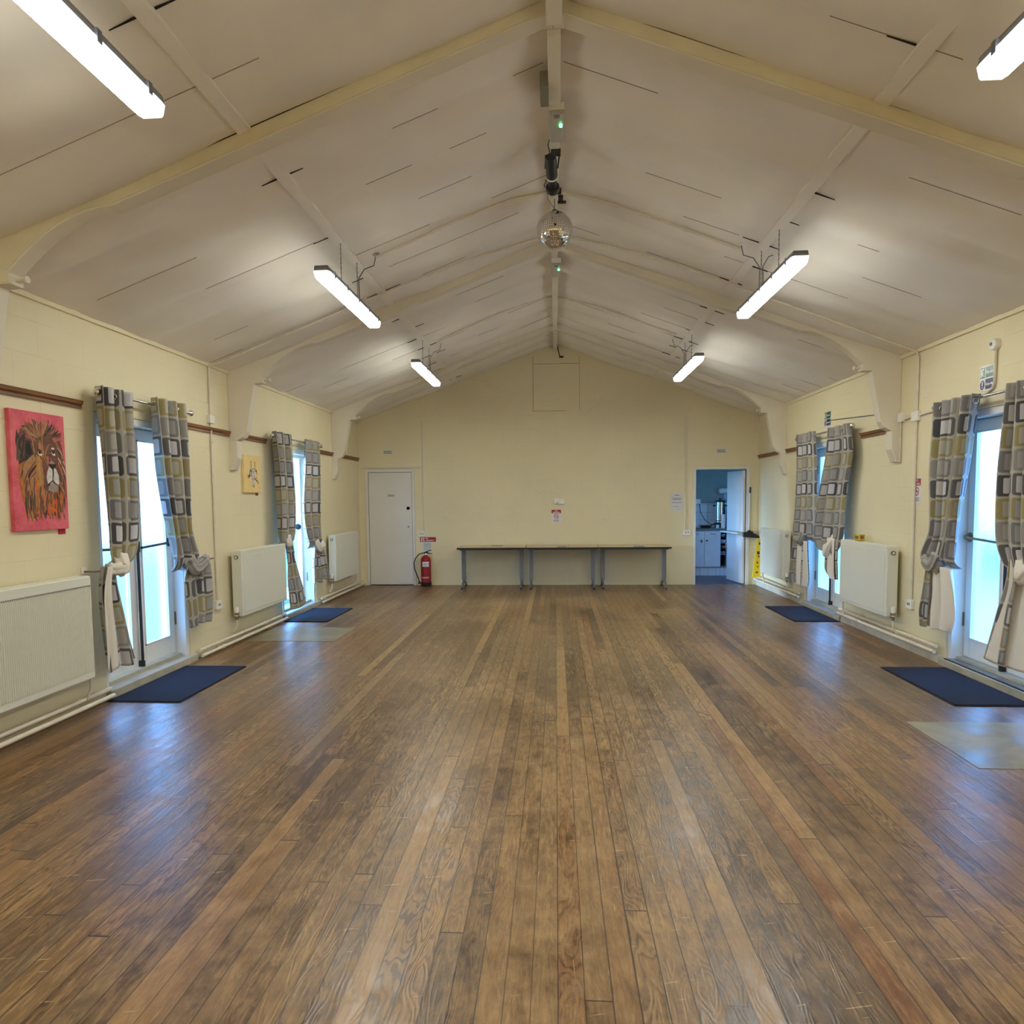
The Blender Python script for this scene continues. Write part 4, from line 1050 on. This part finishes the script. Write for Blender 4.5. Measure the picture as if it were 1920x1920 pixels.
MB().lathe([((BR - .002) * math.cos(PI * k / 20 - PI / 2) + .0005, (BR - .002) * math.sin(PI * k / 20 - PI / 2)) for k in range(21)], (BX, BY, BZ), 32).build('core', 'grey_metal', t, smooth=True)
MB().lathe([(.022, 0), (.022, .012), (.006, .02)], (BX, BY, BZ + BR - .002), 14).tube([(BX, BY, BZ + BR), (BX, BY, 4.0)], .003, 6).build('hanger', 'black_metal', t)
t = thing('ball_motor', 'small black motor and bracket above the mirror ball', 'motor', (.03, 5.95, 4.0))
MB().box(.0, .06, 5.86, 5.90, 3.99, 4.03).box(.035, .075, 5.90, 5.98, 3.97, 3.99).box(.03, .10, 5.97, 6.0, 3.955, 3.972).build('bracket', 'black_metal', t, bevel=.003)
MB().tube([(-.035, 5.45, 3.99), (-.06, 5.62, 3.95), (-.05, 5.8, 3.92), (0, 5.98, 3.915)], .003, 6).build('cable', 'ink_grey', t, smooth=True)
t = thing('spotlight', 'black can spotlight under the ridge aimed at the mirror ball', 'spotlight', (0, 5.3, 3.95))
A_, B_ = Vector((-.022, 5.13, 3.935)), Vector((-.008, 5.44, 3.825)); dv = (B_ - A_)
pp = lambda u: A_ + dv * u
MB().tube([pp(0), pp(.03), pp(.12), pp(.5), pp(.62), pp(.66), pp(.85)], [.018, .036, .042, .042, .042, .033, .033], 20).build('can', 'black_metal', t, smooth='auto')
MB().tube([pp(.84), pp(.87), pp(.96), pp(1.0)], [.036, .050, .052, .046], 20).build('front_ring', 'black_metal', t, smooth='auto')
MB().tube([pp(.56), pp(.60)], .0435, 20).build('band', 'plastic_white', t, smooth='auto')
MB().tube([pp(.35) + Vector((.045, 0, 0)), Vector((.04, 5.22, 3.98)), Vector((.02, 5.22, 4.01)), Vector((-.06, 5.22, 3.98)), pp(.35) - Vector((.045, 0, 0))], .006, 6).box(-.02, .05, 5.17, 5.27, 3.995, 4.003).build('yoke', 'black_metal', t)
MB().tube([pp(.0), Vector((-.04, 5.06, 3.97)), Vector((-.03, 5.04, 4.0)), Vector((-.01, 5.07, 4.0))], .004, 6).tube([pp(.62) - Vector((.04, 0, 0)), pp(.8) - Vector((.062, 0, .01)), pp(.9) - Vector((.045, 0, 0))], .004, 6).build('cable', 'black_plastic', t)

# ------------------------------------------------------------------ tables against the far wall
def table(x0, x1, yb, label, first_=None):
    t = thing('folding_table', label, 'table', ((x0 + x1) / 2, yb, 0), 'folding tables along the far wall')
    z = .70; D = .62; y0 = yb - D
    MB().box(x0, x1, y0, yb, z - .022, z).build('tabletop', 'table_top', t, bevel=.002)
    MB().box(x0 - .001, x1 + .001, y0 - .004, yb, z - .034, z - .0025).build('edging', 'black_plastic', t, bevel=.002)
    MB().box(x0 + .1, x1 - .1, y0 + .16, y0 + .185, z - .05, z - .034).box(x0 + .1, x1 - .1, yb - .085, yb - .06, z - .05, z - .034).build('under_frame', 'black_metal', t)
    for xl in (x0 + .075, x1 - .075):
        for yl in (y0 + .30,):
            lg = MB(); lg.box(xl - .036, xl + .036, yl - .02, yl + .02, .13, z - .05); lo2 = lg.build('leg', 'grey_metal', t, bevel=.008)
            MB().box(xl - .04, xl + .04, yl - .22, yl + .22, z - .055, z - .034).build('top_bracket', 'grey_metal', lo2, bevel=.004)
            MB().box(xl - .012, xl + .012, yl - .024, yl - .019, .14, z - .07).build('groove', 'grey_box', lo2)
            f = MB(); f.tube([(xl, yl - .28, .03), (xl, yl - .10, .10), (xl, yl, .13), (xl, yl + .10, .10), (xl, yl + .26, .03)], [.013, .02, .024, .02, .013], 10)
            fo_ = f.build('foot', 'grey_metal', t, smooth='auto')
            for yf in (yl - .27, yl + .25):
                MB().lathe([(.024, 0), (.024, .008), (.01, .014), (.01, .035)], (xl, yf, 0), 12).build('glide', 'black_plastic', fo_)
    return t
table(-1.64, -.505, YB - .01, 'leftmost of the three pale topped folding tables, nearest the extinguisher')
table(-.49, .70, YB - .03, 'middle one of the three pale topped folding tables at the far wall')
table(.71, 1.88, YB - .01, 'rightmost of the three pale topped folding tables, nearest the kitchen')
for x, y, z, w, l, mt in ((.10, YB - .645, .70, .15, 'small grey card lying on the edge of the middle table', 'grey_metal'), (1.36, YB - .625, .70, .17, 'small grey card lying on the edge of the right table', 'grey_metal'), (-1.0, YB - .25, .70, .2, 'thin pale folded card lying on the left table', 'grey_box')):
    o = MB().prism([(y, z + .001), (y + .08, z + .001), (y + .08, z + .004), (y + .01, z + .012), (y - .004, z + .012), (y - .006, z + .001 if mt == 'grey_box' else z - .0)], x - w / 2, x + w / 2, 'x').build('card', mt, loc=(x, y, z)); tag(o, l, 'card')

# ------------------------------------------------------------------ fire extinguisher and signs on the far wall
EX, EY = -2.255, YB - .13
t = thing('fire_extinguisher', 'red fire extinguisher standing on the floor beside the plain door', 'fire extinguisher', (EX, EY, 0))
MB().lathe([(.086, 0), (.092, .01), (.092, .075)], (EX, EY, .0), 28).build('base', 'black_plastic', t, smooth='auto')
MB().lathe([(.088, .075), (.088, .455), (.082, .485), (.06, .515), (.032, .53), (.028, .54)], (EX, EY, 0), 32).build('cylinder', 'red_paint', t, smooth='auto')
MB().lathe([(.022, .535), (.024, .555), (.018, .575)], (EX, EY, 0), 16).build('collar', 'chrome', t, smooth='auto')
MB().tube([(EX - .02, EY, .575), (EX, EY, .585), (EX + .06, EY - .01, .575), (EX + .115, EY - .02, .565)], [.02, .018, .008, .006], 8).tube([(EX, EY, .59), (EX + .05, EY - .01, .615), (EX + .10, EY - .02, .63)], [.014, .008, .006], 8).build('lever', 'black_metal', t, smooth='auto')
MB().tube([(EX - .01, EY, .575), (EX - .06, EY, .575), (EX - .12, EY - .01, .555), (EX - .18, EY - .02, .48), (EX - .205, EY - .02, .40), (EX - .195, EY - .02, .30), (EX - .16, EY - .02, .20), (EX - .125, EY - .01, .11)], .0095, 10).build('hose', 'black_plastic', t, smooth=True)
MB().tube([(EX - .13, EY - .01, .10), (EX - .115, EY - .01, .065)], .014, 10).box(EX - .14, EX - .085, EY - .025, EY + .01, .04, .068).build('nozzle', 'black_plastic', t)
def curved(name, mat, z0, z1, a0, a1, par, r=.0888):
    mb = MB(); n = 14
    for k in range(n + 1):
        a = math.radians(a0 + (a1 - a0) * k / n); mb.v += [(EX + r * math.sin(a), EY - r * math.cos(a), z0), (EX + r * math.sin(a), EY - r * math.cos(a), z1)]
    for k in range(n): mb.face((2 * k, 2 * k + 2, 2 * k + 3, 2 * k + 1))
    return mb.build(name, mat, par, smooth=True)
lb = curved('label', 'sign_white', .345, .43, -32, 45, t); curved('label_print', 'ink', .385, .395, -20, 42, lb, .0892)
curved('label', 'ink_grey', .355, .365, -20, 20, lb, .0893)
l2 = curved('label', 'sign_white', .145, .165, -40, 42, t); curved('lettering', 'sign_red', .150, .158, -36, 38, l2, .0891)
SY = YB - .003
def plate(name, label, cat, x0, x1, z0, z1, mat, y=YB, th=.004):
    t = thing(name, label, cat, ((x0 + x1) / 2, y, (z0 + z1) / 2))
    MB().box(x0, x1, y - th, y, z0, z1).build('plate', mat, t); return t
t = plate('extinguisher_sign', 'small red fire extinguisher sign on the far wall', 'sign', -2.375, -2.095, .765, .845, 'sign_red')
MB().box(-2.357, -2.335, YB - .0055, YB - .004, .775, .835).box(-2.345, -2.325, YB - .0055, YB - .004, .83, .838).box(-2.318, -2.300, YB - .0055, YB - .004, .77, .84).build('symbol', 'sign_white', t)
text('Fire', .034, 'sign_white', t, (-2.28, YB - .0055, .812), (1, 0, 0), (0, 0, 1), bold=.0008)
text('extinguisher', .034, 'sign_white', t, (-2.28, YB - .0055, .780), (1, 0, 0), (0, 0, 1), bold=.0008, xs=.93)
t = plate('instruction_card', 'white card on the wall directly above the fire extinguisher', 'card', -2.325, -2.175, .60, .757, 'paper')
m = MB()
for k in range(7): m.box(-2.31, -2.19, YB - .005, YB - .004, .735 - k * .018, .739 - k * .018)
m.build('print', 'ink_grey', t)
t = plate('no_smoking_sign', 'white no smoking sign with red header, centre of the far wall', 'sign', -.075, .098, 1.085, 1.31, 'sign_white')
MB().box(-.070, .093, YB - .0052, YB - .004, 1.245, 1.305).build('header', 'sign_red', t)
text('NO', .028, 'sign_white', t, (.011, YB - .0064, 1.279), (1, 0, 0), (0, 0, 1), bold=.001, align='CENTER')
text('SMOKING', .026, 'sign_white', t, (.011, YB - .0064, 1.253), (1, 0, 0), (0, 0, 1), bold=.001, align='CENTER')
def ring_symbol(t, P, rt, upv, r, nm='symbol'):
    P, rt, upv = Vector(P), Vector(rt), Vector(upv); mb = MB(); n = 32
    nr = rt.cross(upv)
    for k in range(n):
        a = 2 * PI * k / n; dd = rt * math.cos(a) + upv * math.sin(a)
        mb.v += [tuple(P + dd * r), tuple(P + dd * r * .8)]
    for k in range(n): k2 = (k + 1) % n; mb.face((2 * k, 2 * k2, 2 * k2 + 1, 2 * k + 1))
    c = (rt + upv * -1).normalized(); e = (rt + upv).normalized() * r * .09; b = len(mb.v)
    mb.v += [tuple(P - c * r * .85 + e), tuple(P - c * r * .85 - e), tuple(P + c * r * .85 - e), tuple(P + c * r * .85 + e)]
    mb.face((b, b + 1, b + 2, b + 3)); ob = mb.build(nm, 'sign_red', t)
    mb = MB(); q = P - nr * .0003
    for a0, a1, h0, h1 in ((-.6, .35, -.12, .06), (.4, .6, -.12, .06), (.42, .52, .12, .35)):
        b = len(mb.v); mb.v += [tuple(q + rt * a0 * r + upv * h0 * r), tuple(q + rt * a1 * r + upv * h0 * r), tuple(q + rt * a1 * r + upv * h1 * r), tuple(q + rt * a0 * r + upv * h1 * r)]; mb.face((b, b + 1, b + 2, b + 3))
    mb.build('cigarette', 'ink', t)
ring_symbol(t, (.011, YB - .0052, 1.190), (1, 0, 0), (0, 0, 1), .042)
m = MB()
for k in range(3): m.box(-.045, .07 - .01 * k, YB - .0052, YB - .004, 1.128 - k * .013, 1.134 - k * .013)
m.build('print', 'ink_grey', t)
t = plate('paper_notice', 'white printed paper notice pinned left of the kitchen doorway', 'notice', 1.958, 2.172, 1.277, 1.578, 'paper', th=.002)
m = MB()
for z, a, b, h in ((1.535, 2.03, 2.11, .012), (1.487, 1.99, 2.145, .006), (1.475, 1.995, 2.135, .006), (1.463, 2.0, 2.14, .006), (1.410, 1.985, 2.145, .008), (1.345, 1.99, 2.10, .005)): m.box(a, b, YB - .003, YB - .002, z - h / 2, z + h / 2)
m.build('print', 'ink_grey', t); MB().lathe([(.006, 0), (.006, .005), (.001, .006)], (2.045, YB - .002, 1.286), 10, 'y').build('pin', 'sign_white', t)
for a, z, l in ((-2.995, 2.30, 'plain'), (2.725, 2.245, 'kitchen')):
    t = plate('door_sign', 'small cream two line sign above the %s door' % l, 'sign', a, a + .16, z, z + .068, 'paper')
    m = MB(); m.box(a + .01, a + .14, YB - .005, YB - .004, z + .038, z + .050); m.box(a + .008, a + .15, YB - .005, YB - .004, z + .010, z + .024); m.build('lettering', 'ink_grey', t)
t = thing('alarm_boxes', 'pair of small white control boxes above the no smoking sign', 'control box', (.06, YB, 1.46))
MB().box(-.03, .062, YB - .045, YB, 1.41, 1.51).build('left_box', 'plastic_white', t, bevel=.005)
MB().box(.064, .155, YB - .04, YB, 1.405, 1.495).build('right_box', 'plastic_white', t, bevel=.005)
MB().box(.02, .045, YB - .05, YB - .045, 1.42, 1.435).build('switch', 'grey_box', t)
t = thing('broom', 'broom with black head and white handle hung head down by the kitchen door', 'broom', (3.29, YB - .09, .9))
MB().tube([(3.262, YB - .06, .93), (3.278, YB - .06, 1.62)], .011, 10).build('handle', 'door_white', t, smooth='auto')
MB().tube([(3.276, YB - .06, 1.56), (3.280, YB - .06, 1.66)], .015, 10).build('grip', 'black_plastic', t, smooth='auto')
mb = MB().prism([(3.165, .82), (3.435, .80), (3.425, .83), (3.38, .87), (3.33, .885), (3.325, .915), (3.29, .915), (3.288, .935), (3.245, .935), (3.24, .91), (3.20, .90), (3.165, .905)], YB - .11, YB - .035)
mb.build('head', 'black_plastic', t, bevel=.008)
t = thing('wet_floor_sign', 'folded yellow wet floor sign leaning beside the far right radiator', 'sign', (3.36, 11.66, .17))
mb = MB(); q = [(3.30, 11.62, .0), (3.30, 11.64, .0)]
W0, W1 = .13, .075
def ws(y, off): return [(3.345 - W0 + .0, y, .175), (3.345 + .05, y, .175), (3.345 + .05, y, .785), (3.345 - .02, y, .785)]
mb.prism([(3.24, .172), (3.37, .172), (3.385, .785), (3.315, .785)], 11.62, 11.635).build('front_leaf', 'yellow_plastic', t, bevel=.003)
MB().prism([(3.245, .172), (3.375, .172), (3.39, .785), (3.32, .785)], 11.66, 11.675).build('rear_leaf', 'yellow_plastic', t, bevel=.003)
m = MB()
mk_ = []
for z0, z1, x0, x1 in ((.71, .745, 3.335, 3.365), (.55, .60, 3.31, 3.35), (.50, .53, 3.325, 3.345), (.40, .43, 3.305, 3.325), (.33, .36, 3.315, 3.33), (.24, .265, 3.29, 3.33)): MB().box(x0, x1, 11.6185, 11.62, z0, z1).build('marking', 'ink', t)
MB().box(3.30, 3.40, 11.60, 11.69, .785, .80).build('hinge', 'yellow_plastic', t)

# signs on the right wall
def fire_exit(y0, y1, z0, z1, label):
    """y0 > y1: y0 is the reader's left edge"""
    X_ = XR - .005; W = y0 - y1; H = z1 - z0
    t = thing('exit_sign', label, 'sign', (XR, (y0 + y1) / 2, (z0 + z1) / 2), 'green and blue fire exit signs over the right doors')
    Yf = lambda u: y0 - u * W
    Zf = lambda v: z0 + v * H
    MB().box(XR - .005, XR, y1, y0, z0, z1).build('plate', 'sign_white', t)
    bx = lambda m, u0, u1, v0, v1, o=.0010: m.box(X_ - o, X_ + .0002, Yf(u1), Yf(u0), Zf(v0), Zf(v1))
    m = MB(); bx(m, .03, .30, .52, .96); bx(m, .36, .97, .52, .96); m.build('green_panel', 'sign_green', t)
    m = MB(); bx(m, .36, .97, .05, .47); m.build('blue_panel', 'sign_blue', t)
    m = MB(); n = 24; c = (Yf(.17), Zf(.25))
    for k in range(n): a = 2 * PI * k / n; m.v.append((X_ - .001, c[0] + .14 * W * math.cos(a), c[1] + .20 * H * math.sin(a)))
    m.face(range(n)); m.build('blue_disc', 'sign_blue', t)
    m = MB(); bx(m, .145, .195, .20, .40, .0018); bx(m, .145, .195, .11, .16, .0018)
    bx(m, .06, .12, .56, .90, .0018); m.build('pictogram', 'sign_white', t); m = MB(); bx(m, .16, .24, .84, .91, .0018); bx(m, .16, .21, .60, .84, .0018); bx(m, .12, .16, .70, .74, .0018); bx(m, .21, .27, .58, .63, .0018); m.build('pictogram', 'sign_white', t)
    text('Fire exit', H * .17, 'sign_white', t, (X_ - .0018, Yf(.39), Zf(.68)), (0, -1, 0), (0, 0, 1), bold=.0012, xs=W / H * .78)
    text('Keep clear', H * .15, 'sign_white', t, (X_ - .0018, Yf(.39), Zf(.21)), (0, -1, 0), (0, 0, 1), bold=.0012, xs=W / H * .78)
fire_exit(5.905, 5.70, 2.325, 2.52, 'green and blue fire exit keep clear sign above the near right door')
fire_exit(9.16, 8.955, 2.375, 2.56, 'green and blue fire exit keep clear sign above the far right door')
t = thing('no_smoking_sign', 'no smoking sign with red header behind the conduit on the right wall', 'sign', (XR, 6.83, 1.54))
MB().box(XR - .003, XR, 6.765, 6.905, 1.42, 1.66).build('plate', 'sign_white', t)
MB().box(XR - .0042, XR - .003, 6.77, 6.90, 1.59, 1.655).build('header', 'sign_red', t)
text('NO', .03, 'sign_white', t, (XR - .0055, 6.835, 1.627), (0, -1, 0), (0, 0, 1), bold=.001, align='CENTER')
text('SMOKING', .024, 'sign_white', t, (XR - .0055, 6.835, 1.598), (0, -1, 0), (0, 0, 1), bold=.001, align='CENTER')
ring_symbol(t, (XR - .0042, 6.835, 1.535), (0, -1, 0), (0, 0, 1), .04)
m = MB()
for k in range(3): m.box(XR - .004, XR - .003, 6.79, 6.88, 1.47 - k * .013, 1.476 - k * .013)
m.build('print', 'ink_grey', t)
o = MB().box(XR - .135, XR - .07, 7.76, 7.87, 1.0035, 1.078).build('food_tub', 'tub_label', loc=(XR - .1, 7.8, 1.0), bevel=.006)
tag(o, 'small yellow brown tub standing on the right wall radiator', 'tub')
m = MB().box(XR - .1365, XR - .135, 7.775, 7.855, 1.03, 1.06).box(XR - .12, XR - .085, 7.7585, 7.76, 1.03, 1.06); q = m.build('label_panel', 'stained_wood'); q.parent = o; q.location = (0, 0, 0)
w = o.location.copy()
for v in q.data.vertices: v.co -= w

# ------------------------------------------------------------------ canvases on the left wall
PAL = dict(brown=srgb(112, 72, 52), dark=srgb(58, 38, 32), black=srgb(26, 18, 18), orange=srgb(182, 104, 48), tan=srgb(168, 124, 82), bright=srgb(214, 98, 36), white=srgb(214, 204, 196), grey=srgb(150, 140, 130), rose=srgb(176, 96, 88), gold=srgb(196, 138, 52), olive=srgb(96, 78, 50))
for k, c in PAL.items(): simple('paint_' + k, c, .7, vary=.18, vs=30)
class Painter:
    def __init__(s, y0, y1, z0, z1, x): s.b = (y0, y1, z0, z1, x); s.m = {}; s.d = 0
    def P(s, u, v):
        y0, y1, z0, z1, x = s.b
        return (x + .0004 + s.d, y0 + (y1 - y0) * min(max(u, .0), 1.), z1 - (z1 - z0) * min(max(v, 0.), 1.))
    def poly(s, pts, c):
        s.d += .0000035; mb = s.m.setdefault(c, MB()); b = len(mb.v); mb.v += [s.P(*p) for p in pts]; mb.face(range(b, b + len(pts)))
    def stroke(s, pts, w, c, taper=True):
        s.d += .0000035; mb = s.m.setdefault(c, MB()); b = len(mb.v); n = 8; ar = (s.b[1] - s.b[0]) / (s.b[3] - s.b[2])
        for k in range(n + 1):
            t = k / n; q = crom([list(p) for p in pts], t); q2 = crom([list(p) for p in pts], min(1, t + .02)); q1 = crom([list(p) for p in pts], max(0, t - .02))
            dx, dy = (q2[0] - q1[0]) * ar, q2[1] - q1[1]; L_ = math.hypot(dx, dy) or 1
            ww = w * (math.sin(PI * (.12 + .88 * t)) ** .6 if taper else 1) * .5
            mb.v += [s.P(q[0] - dy / L_ * ww / ar, q[1] + dx / L_ * ww), s.P(q[0] + dy / L_ * ww / ar, q[1] - dx / L_ * ww)]
        for k in range(n): mb.face((b + 2 * k, b + 2 * k + 1, b + 2 * k + 3, b + 2 * k + 2))
    def ell(s, cx, cy, rx, ry, c, rot=0.):
        s.poly([(cx + rx * math.cos(a) * math.cos(rot) - ry * math.sin(a) * math.sin(rot), cy + rx * math.cos(a) * math.sin(rot) + ry * math.sin(a) * math.cos(rot)) for a in [2 * PI * k / 14 for k in range(14)]], c)
    def done(s, parent, name):
        first = None
        mats = list(s.m); big = MB()
        for i, c in enumerate(mats):
            mb = s.m[c]; b = len(big.v); big.v += mb.v
            for f in mb.f: big.f.append(tuple(b + k for k in f)); big.mi.append(i)
        me_names = ['paint_' + c for c in mats]
        o = big.build(name, me_names, parent)
        return o
t = thing('lion_canvas', 'pink canvas with a painted lion head on the left wall', 'painting', (XL, 4.42, 1.72))
LX = XL + .03
MB().box(XL, LX, 4.185, 4.672, 1.322, 2.10).build('canvas', 'canvas_pink', t, bevel=.004)
MB().box(XL, XL + .006, 4.60, 4.665, 1.285, 1.322).build('price_tag', 'canvas_side', t)
pt = Painter(4.185, 4.672, 1.322, 2.10, LX); rr = random.Random(11)
pt.poly([(.10, .24), (.20, .13), (.42, .10), (.62, .09), (.82, .14), (.93, .26), (.97, .42), (.98, .58), (.95, .74), (.90, .84), (.72, .88), (.5, .86), (.32, .90), (.20, .80), (.12, .62), (.14, .42)], 'brown')
pt.poly([(.10, .45), (.38, .34), (.5, .55), (.55, .7), (.6, .86), (.40, .86), (.24, .88), (.16, .76), (.10, .6)], 'orange')
def hair(n, cx, cy, fx, fy, spread, w, cols, bend=.03):
    for _ in range(n):
        a = (cx + rr.uniform(-spread, spread), cy + rr.uniform(-spread, spread) * .6)
        b = (fx + rr.uniform(-spread, spread), fy + rr.uniform(-spread, spread) * .6)
        m_ = ((a[0] + b[0]) / 2 + rr.uniform(-bend, bend), (a[1] + b[1]) / 2 + rr.uniform(-bend, bend) * .5)
        pt.stroke([a, m_, b], rr.uniform(.4, 1.) * w, rr.choice(cols))
for k in range(16):                                            # crown
    a = math.radians(-165 + k * 10.5); hair(5, .56 + .13 * math.cos(a), .24 + .04 * math.sin(a), .55 + (.40) * math.cos(a), .215 + .16 * math.sin(a), .035, .022, ['brown', 'dark', 'orange', 'brown', 'tan', 'rose'])
pt.poly([(.11, .16), (.15, .23), (.35, .25), (.42, .31), (.36, .40), (.22, .42), (.12, .45), (.10, .34), (.08, .26)], 'dark')
hair(14, .2, .22, .16, .40, .08, .03, ['dark', 'brown', 'olive', 'dark']); pt.ell(.30, .315, .055, .05, 'black', .5); hair(5, .36, .25, .40, .36, .02, .014, ['brown', 'tan'])
for k in range(90):                                            # mane, left and lower left
    y = rr.uniform(.34, .70); x = .40 + (y - .34) * .25; L_ = rr.uniform(.15, .30)
    pt.stroke([(x, y), (x - .14 - rr.uniform(0, .06), y + L_ * .45), (x - .2 - rr.uniform(-.05, .08), y + L_)], rr.uniform(.010, .026), rr.choice(['orange', 'orange', 'brown', 'gold', 'tan', 'rose', 'dark']))
for k in range(100):                                           # lower mane
    x = rr.uniform(.22, .92); y = rr.uniform(.55, .74); L_ = rr.uniform(.14, .26)
    pt.stroke([(x, y), (x - .02 + rr.uniform(-.02, .02), y + L_ * .5), (x + rr.uniform(-.04, .03), min(.93, y + L_))], rr.uniform(.008, .022), rr.choice(['orange', 'brown', 'tan', 'tan', 'dark', 'olive', 'bright', 'brown']))
for k in range(50):                                            # right mane
    y = rr.uniform(.22, .6); L_ = rr.uniform(.12, .26)
    pt.stroke([(.82, y), (.90 + rr.uniform(0, .03), y + L_ * .5), (.93 + rr.uniform(-.06, .05), y + L_)], rr.uniform(.006, .016), rr.choice(['brown', 'dark', 'tan', 'rose', 'orange', 'white' if rr.random() < .3 else 'brown']))
pt.poly([(.44, .26), (.55, .20), (.75, .21), (.84, .28), (.84, .42), (.80, .52), (.68, .58), (.60, .70), (.52, .62), (.46, .48), (.40, .36)], 'brown')
hair(18, .6, .24, .58, .42, .10, .02, ['brown', 'tan', 'orange', 'brown']); hair(16, .48, .38, .50, .62, .04, .02, ['orange', 'gold', 'tan']); hair(10, .66, .36, .66, .48, .03, .018, ['brown', 'dark', 'rose']); hair(6, .50, .26, .54, .36, .015, .014, ['gold', 'rose'])
for ex, ey, r_ in ((.50, .335, .035), (.755, .325, .032)):
    pt.ell(ex, ey + .012, r_ * 1.2, .018, 'white', .3); pt.ell(ex, ey, r_, .016, 'olive'); pt.ell(ex, ey, r_ * .45, .011, 'black'); pt.stroke([(ex - r_ * 1.4, ey - .006), (ex, ey - .02), (ex + r_ * 1.3, ey + .004)], .010, 'dark')
pt.ell(.75, .295, .03, .010, 'white'); pt.ell(.715, .425, .05, .022, 'grey')
pt.poly([(.62, .50), (.66, .455), (.72, .46), (.74, .56), (.69, .60), (.62, .60), (.60, .55)], 'white')
pt.poly([(.75, .46), (.79, .47), (.84, .53), (.84, .60), (.78, .62), (.74, .58)], 'white')
pt.poly([(.64, .43), (.80, .43), (.78, .455), (.725, .482), (.67, .455)], 'black'); pt.poly([(.63, .63), (.71, .585), (.81, .62), (.80, .67), (.70, .675), (.62, .66)], 'grey')
pt.stroke([(.725, .47), (.725, .53), (.715, .575)], .009, 'black', False); pt.stroke([(.715, .575), (.65, .60), (.60, .63)], .011, 'black'); pt.stroke([(.72, .575), (.77, .60), (.82, .615)], .010, 'black')
hair(16, .66, .70, .62, .84, .10, .016, ['bright', 'orange', 'brown', 'tan']); pt.ell(.66, .83, .07, .03, 'bright'); hair(8, .66, .80, .68, .88, .07, .014, ['bright', 'orange'])
pt.done(t, 'painted_lion')
t = thing('giraffe_canvas', 'small cream orange canvas with a giraffe drawing on the left wall', 'painting', (XL, 7.68, 1.8))
MB().box(XL, XL + .03, 7.46, 7.89, 1.597, 2.017).build('canvas', 'canvas_cream', t, bevel=.004)
MB().box(XL, XL + .006, 7.80, 7.86, 1.565, 1.6).build('price_tag', 'stained_wood', t)
pt = Painter(7.46, 7.89, 1.597, 2.017, XL + .03); rr = random.Random(4)
pt.poly([(.42, .36), (.62, .34), (.72, .46), (.68, .58), (.60, .70), (.60, .80), (.54, .84), (.48, .76), (.46, .62), (.36, .50)], 'white')
for a, b, w in (((.42, .17), (.44, .36), .03), ((.66, .18), (.64, .38), .03), ((.37, .36), (.27, .62), .03), ((.36, .50), (.30, .60), .04), ((.74, .38), (.78, .52), .03), ((.60, .60), (.82, .70), .035), ((.80, .68), (.84, .76), .04), ((.24, .52), (.24, .62), .05)):
    pt.stroke([a, ((a[0] + b[0]) / 2, (a[1] + b[1]) / 2 + .01), b], w, 'dark')
pt.ell(.42, .17, .022, .02, 'black'); pt.ell(.66, .18, .022, .02, 'black')
for _ in range(46):
    x, y = rr.uniform(.36, .74), rr.uniform(.34, .66); pt.ell(x, y, rr.uniform(.008, .026), rr.uniform(.008, .02), rr.choice(['dark', 'brown', 'grey', 'rose']), rr.uniform(0, 3))
pt.ell(.42, .43, .025, .018, 'black'); pt.ell(.72, .40, .03, .03, 'black')
for _ in range(12): pt.ell(rr.uniform(.48, .6), rr.uniform(.68, .84), .012, .022, rr.choice(['dark', 'brown', 'white']))
pt.done(t, 'painted_giraffe')

# ------------------------------------------------------------------ daylight and camera
w = bpy.data.worlds.new('daylight'); S.world = w; w.use_nodes = True; nt = w.node_tree; nt.nodes.clear(); g = G(nt)
out = nt.nodes.new('ShaderNodeOutputWorld'); bg = nt.nodes.new('ShaderNodeBackground')
tc = g.n('TexCoord').outputs['Generated']; sp = g.n('SeparateXYZ'); nt.links.new(tc, sp.inputs[0])
g.put(bg.inputs[0], g.ramp(g.rng(sp.outputs[2], -.05, .6), [(0., (.28, .58, 1.)), (.5, (.17, .45, 1.)), (1., (.12, .38, 1.))]))
bg.inputs[1].default_value = 12.0
nt.links.new(bg.outputs[0], out.inputs[0])
sd = bpy.data.lights.new('low_sun', 'SUN'); sd.energy = 14.; sd.angle = math.radians(11); sd.color = (.5, .72, 1.)
so = bpy.data.objects.new('low_sun', sd); COL.objects.link(so); so.rotation_euler = Vector((math.cos(math.radians(18)), math.sin(math.radians(18)), -.08)).to_track_quat('-Z', 'Y').to_euler()
cam = bpy.data.cameras.new('camera'); co = bpy.data.objects.new('camera', cam); COL.objects.link(co); S.camera = co
yaw, pitch, roll = .0632, -.07, .0095
Rz = Matrix.Rotation(yaw, 3, 'Z'); Rx = Matrix.Rotation(pitch, 3, 'X'); Ry = Matrix(((math.cos(roll), 0, math.sin(roll)), (0, 1, 0), (-math.sin(roll), 0, math.cos(roll))))
C3 = Rz @ Rx @ Ry
mw = Matrix.Identity(4)
for r_ in range(3): mw[r_][0], mw[r_][1], mw[r_][2] = C3[r_][0], C3[r_][2], -C3[r_][1]
mw.translation = Vector((0, 0, 1.5)); co.matrix_world = mw
cam.sensor_width = 36; cam.lens = 1300 / 1920 * 36; cam.shift_y = 66.6 / 1920; cam.clip_start = .05; cam.clip_end = 200
S.view_settings.view_transform = 'Standard'; S.view_settings.look = 'None'; S.view_settings.gamma = 1; S.view_settings.use_curve_mapping = False
S.view_settings.exposure = 0.18
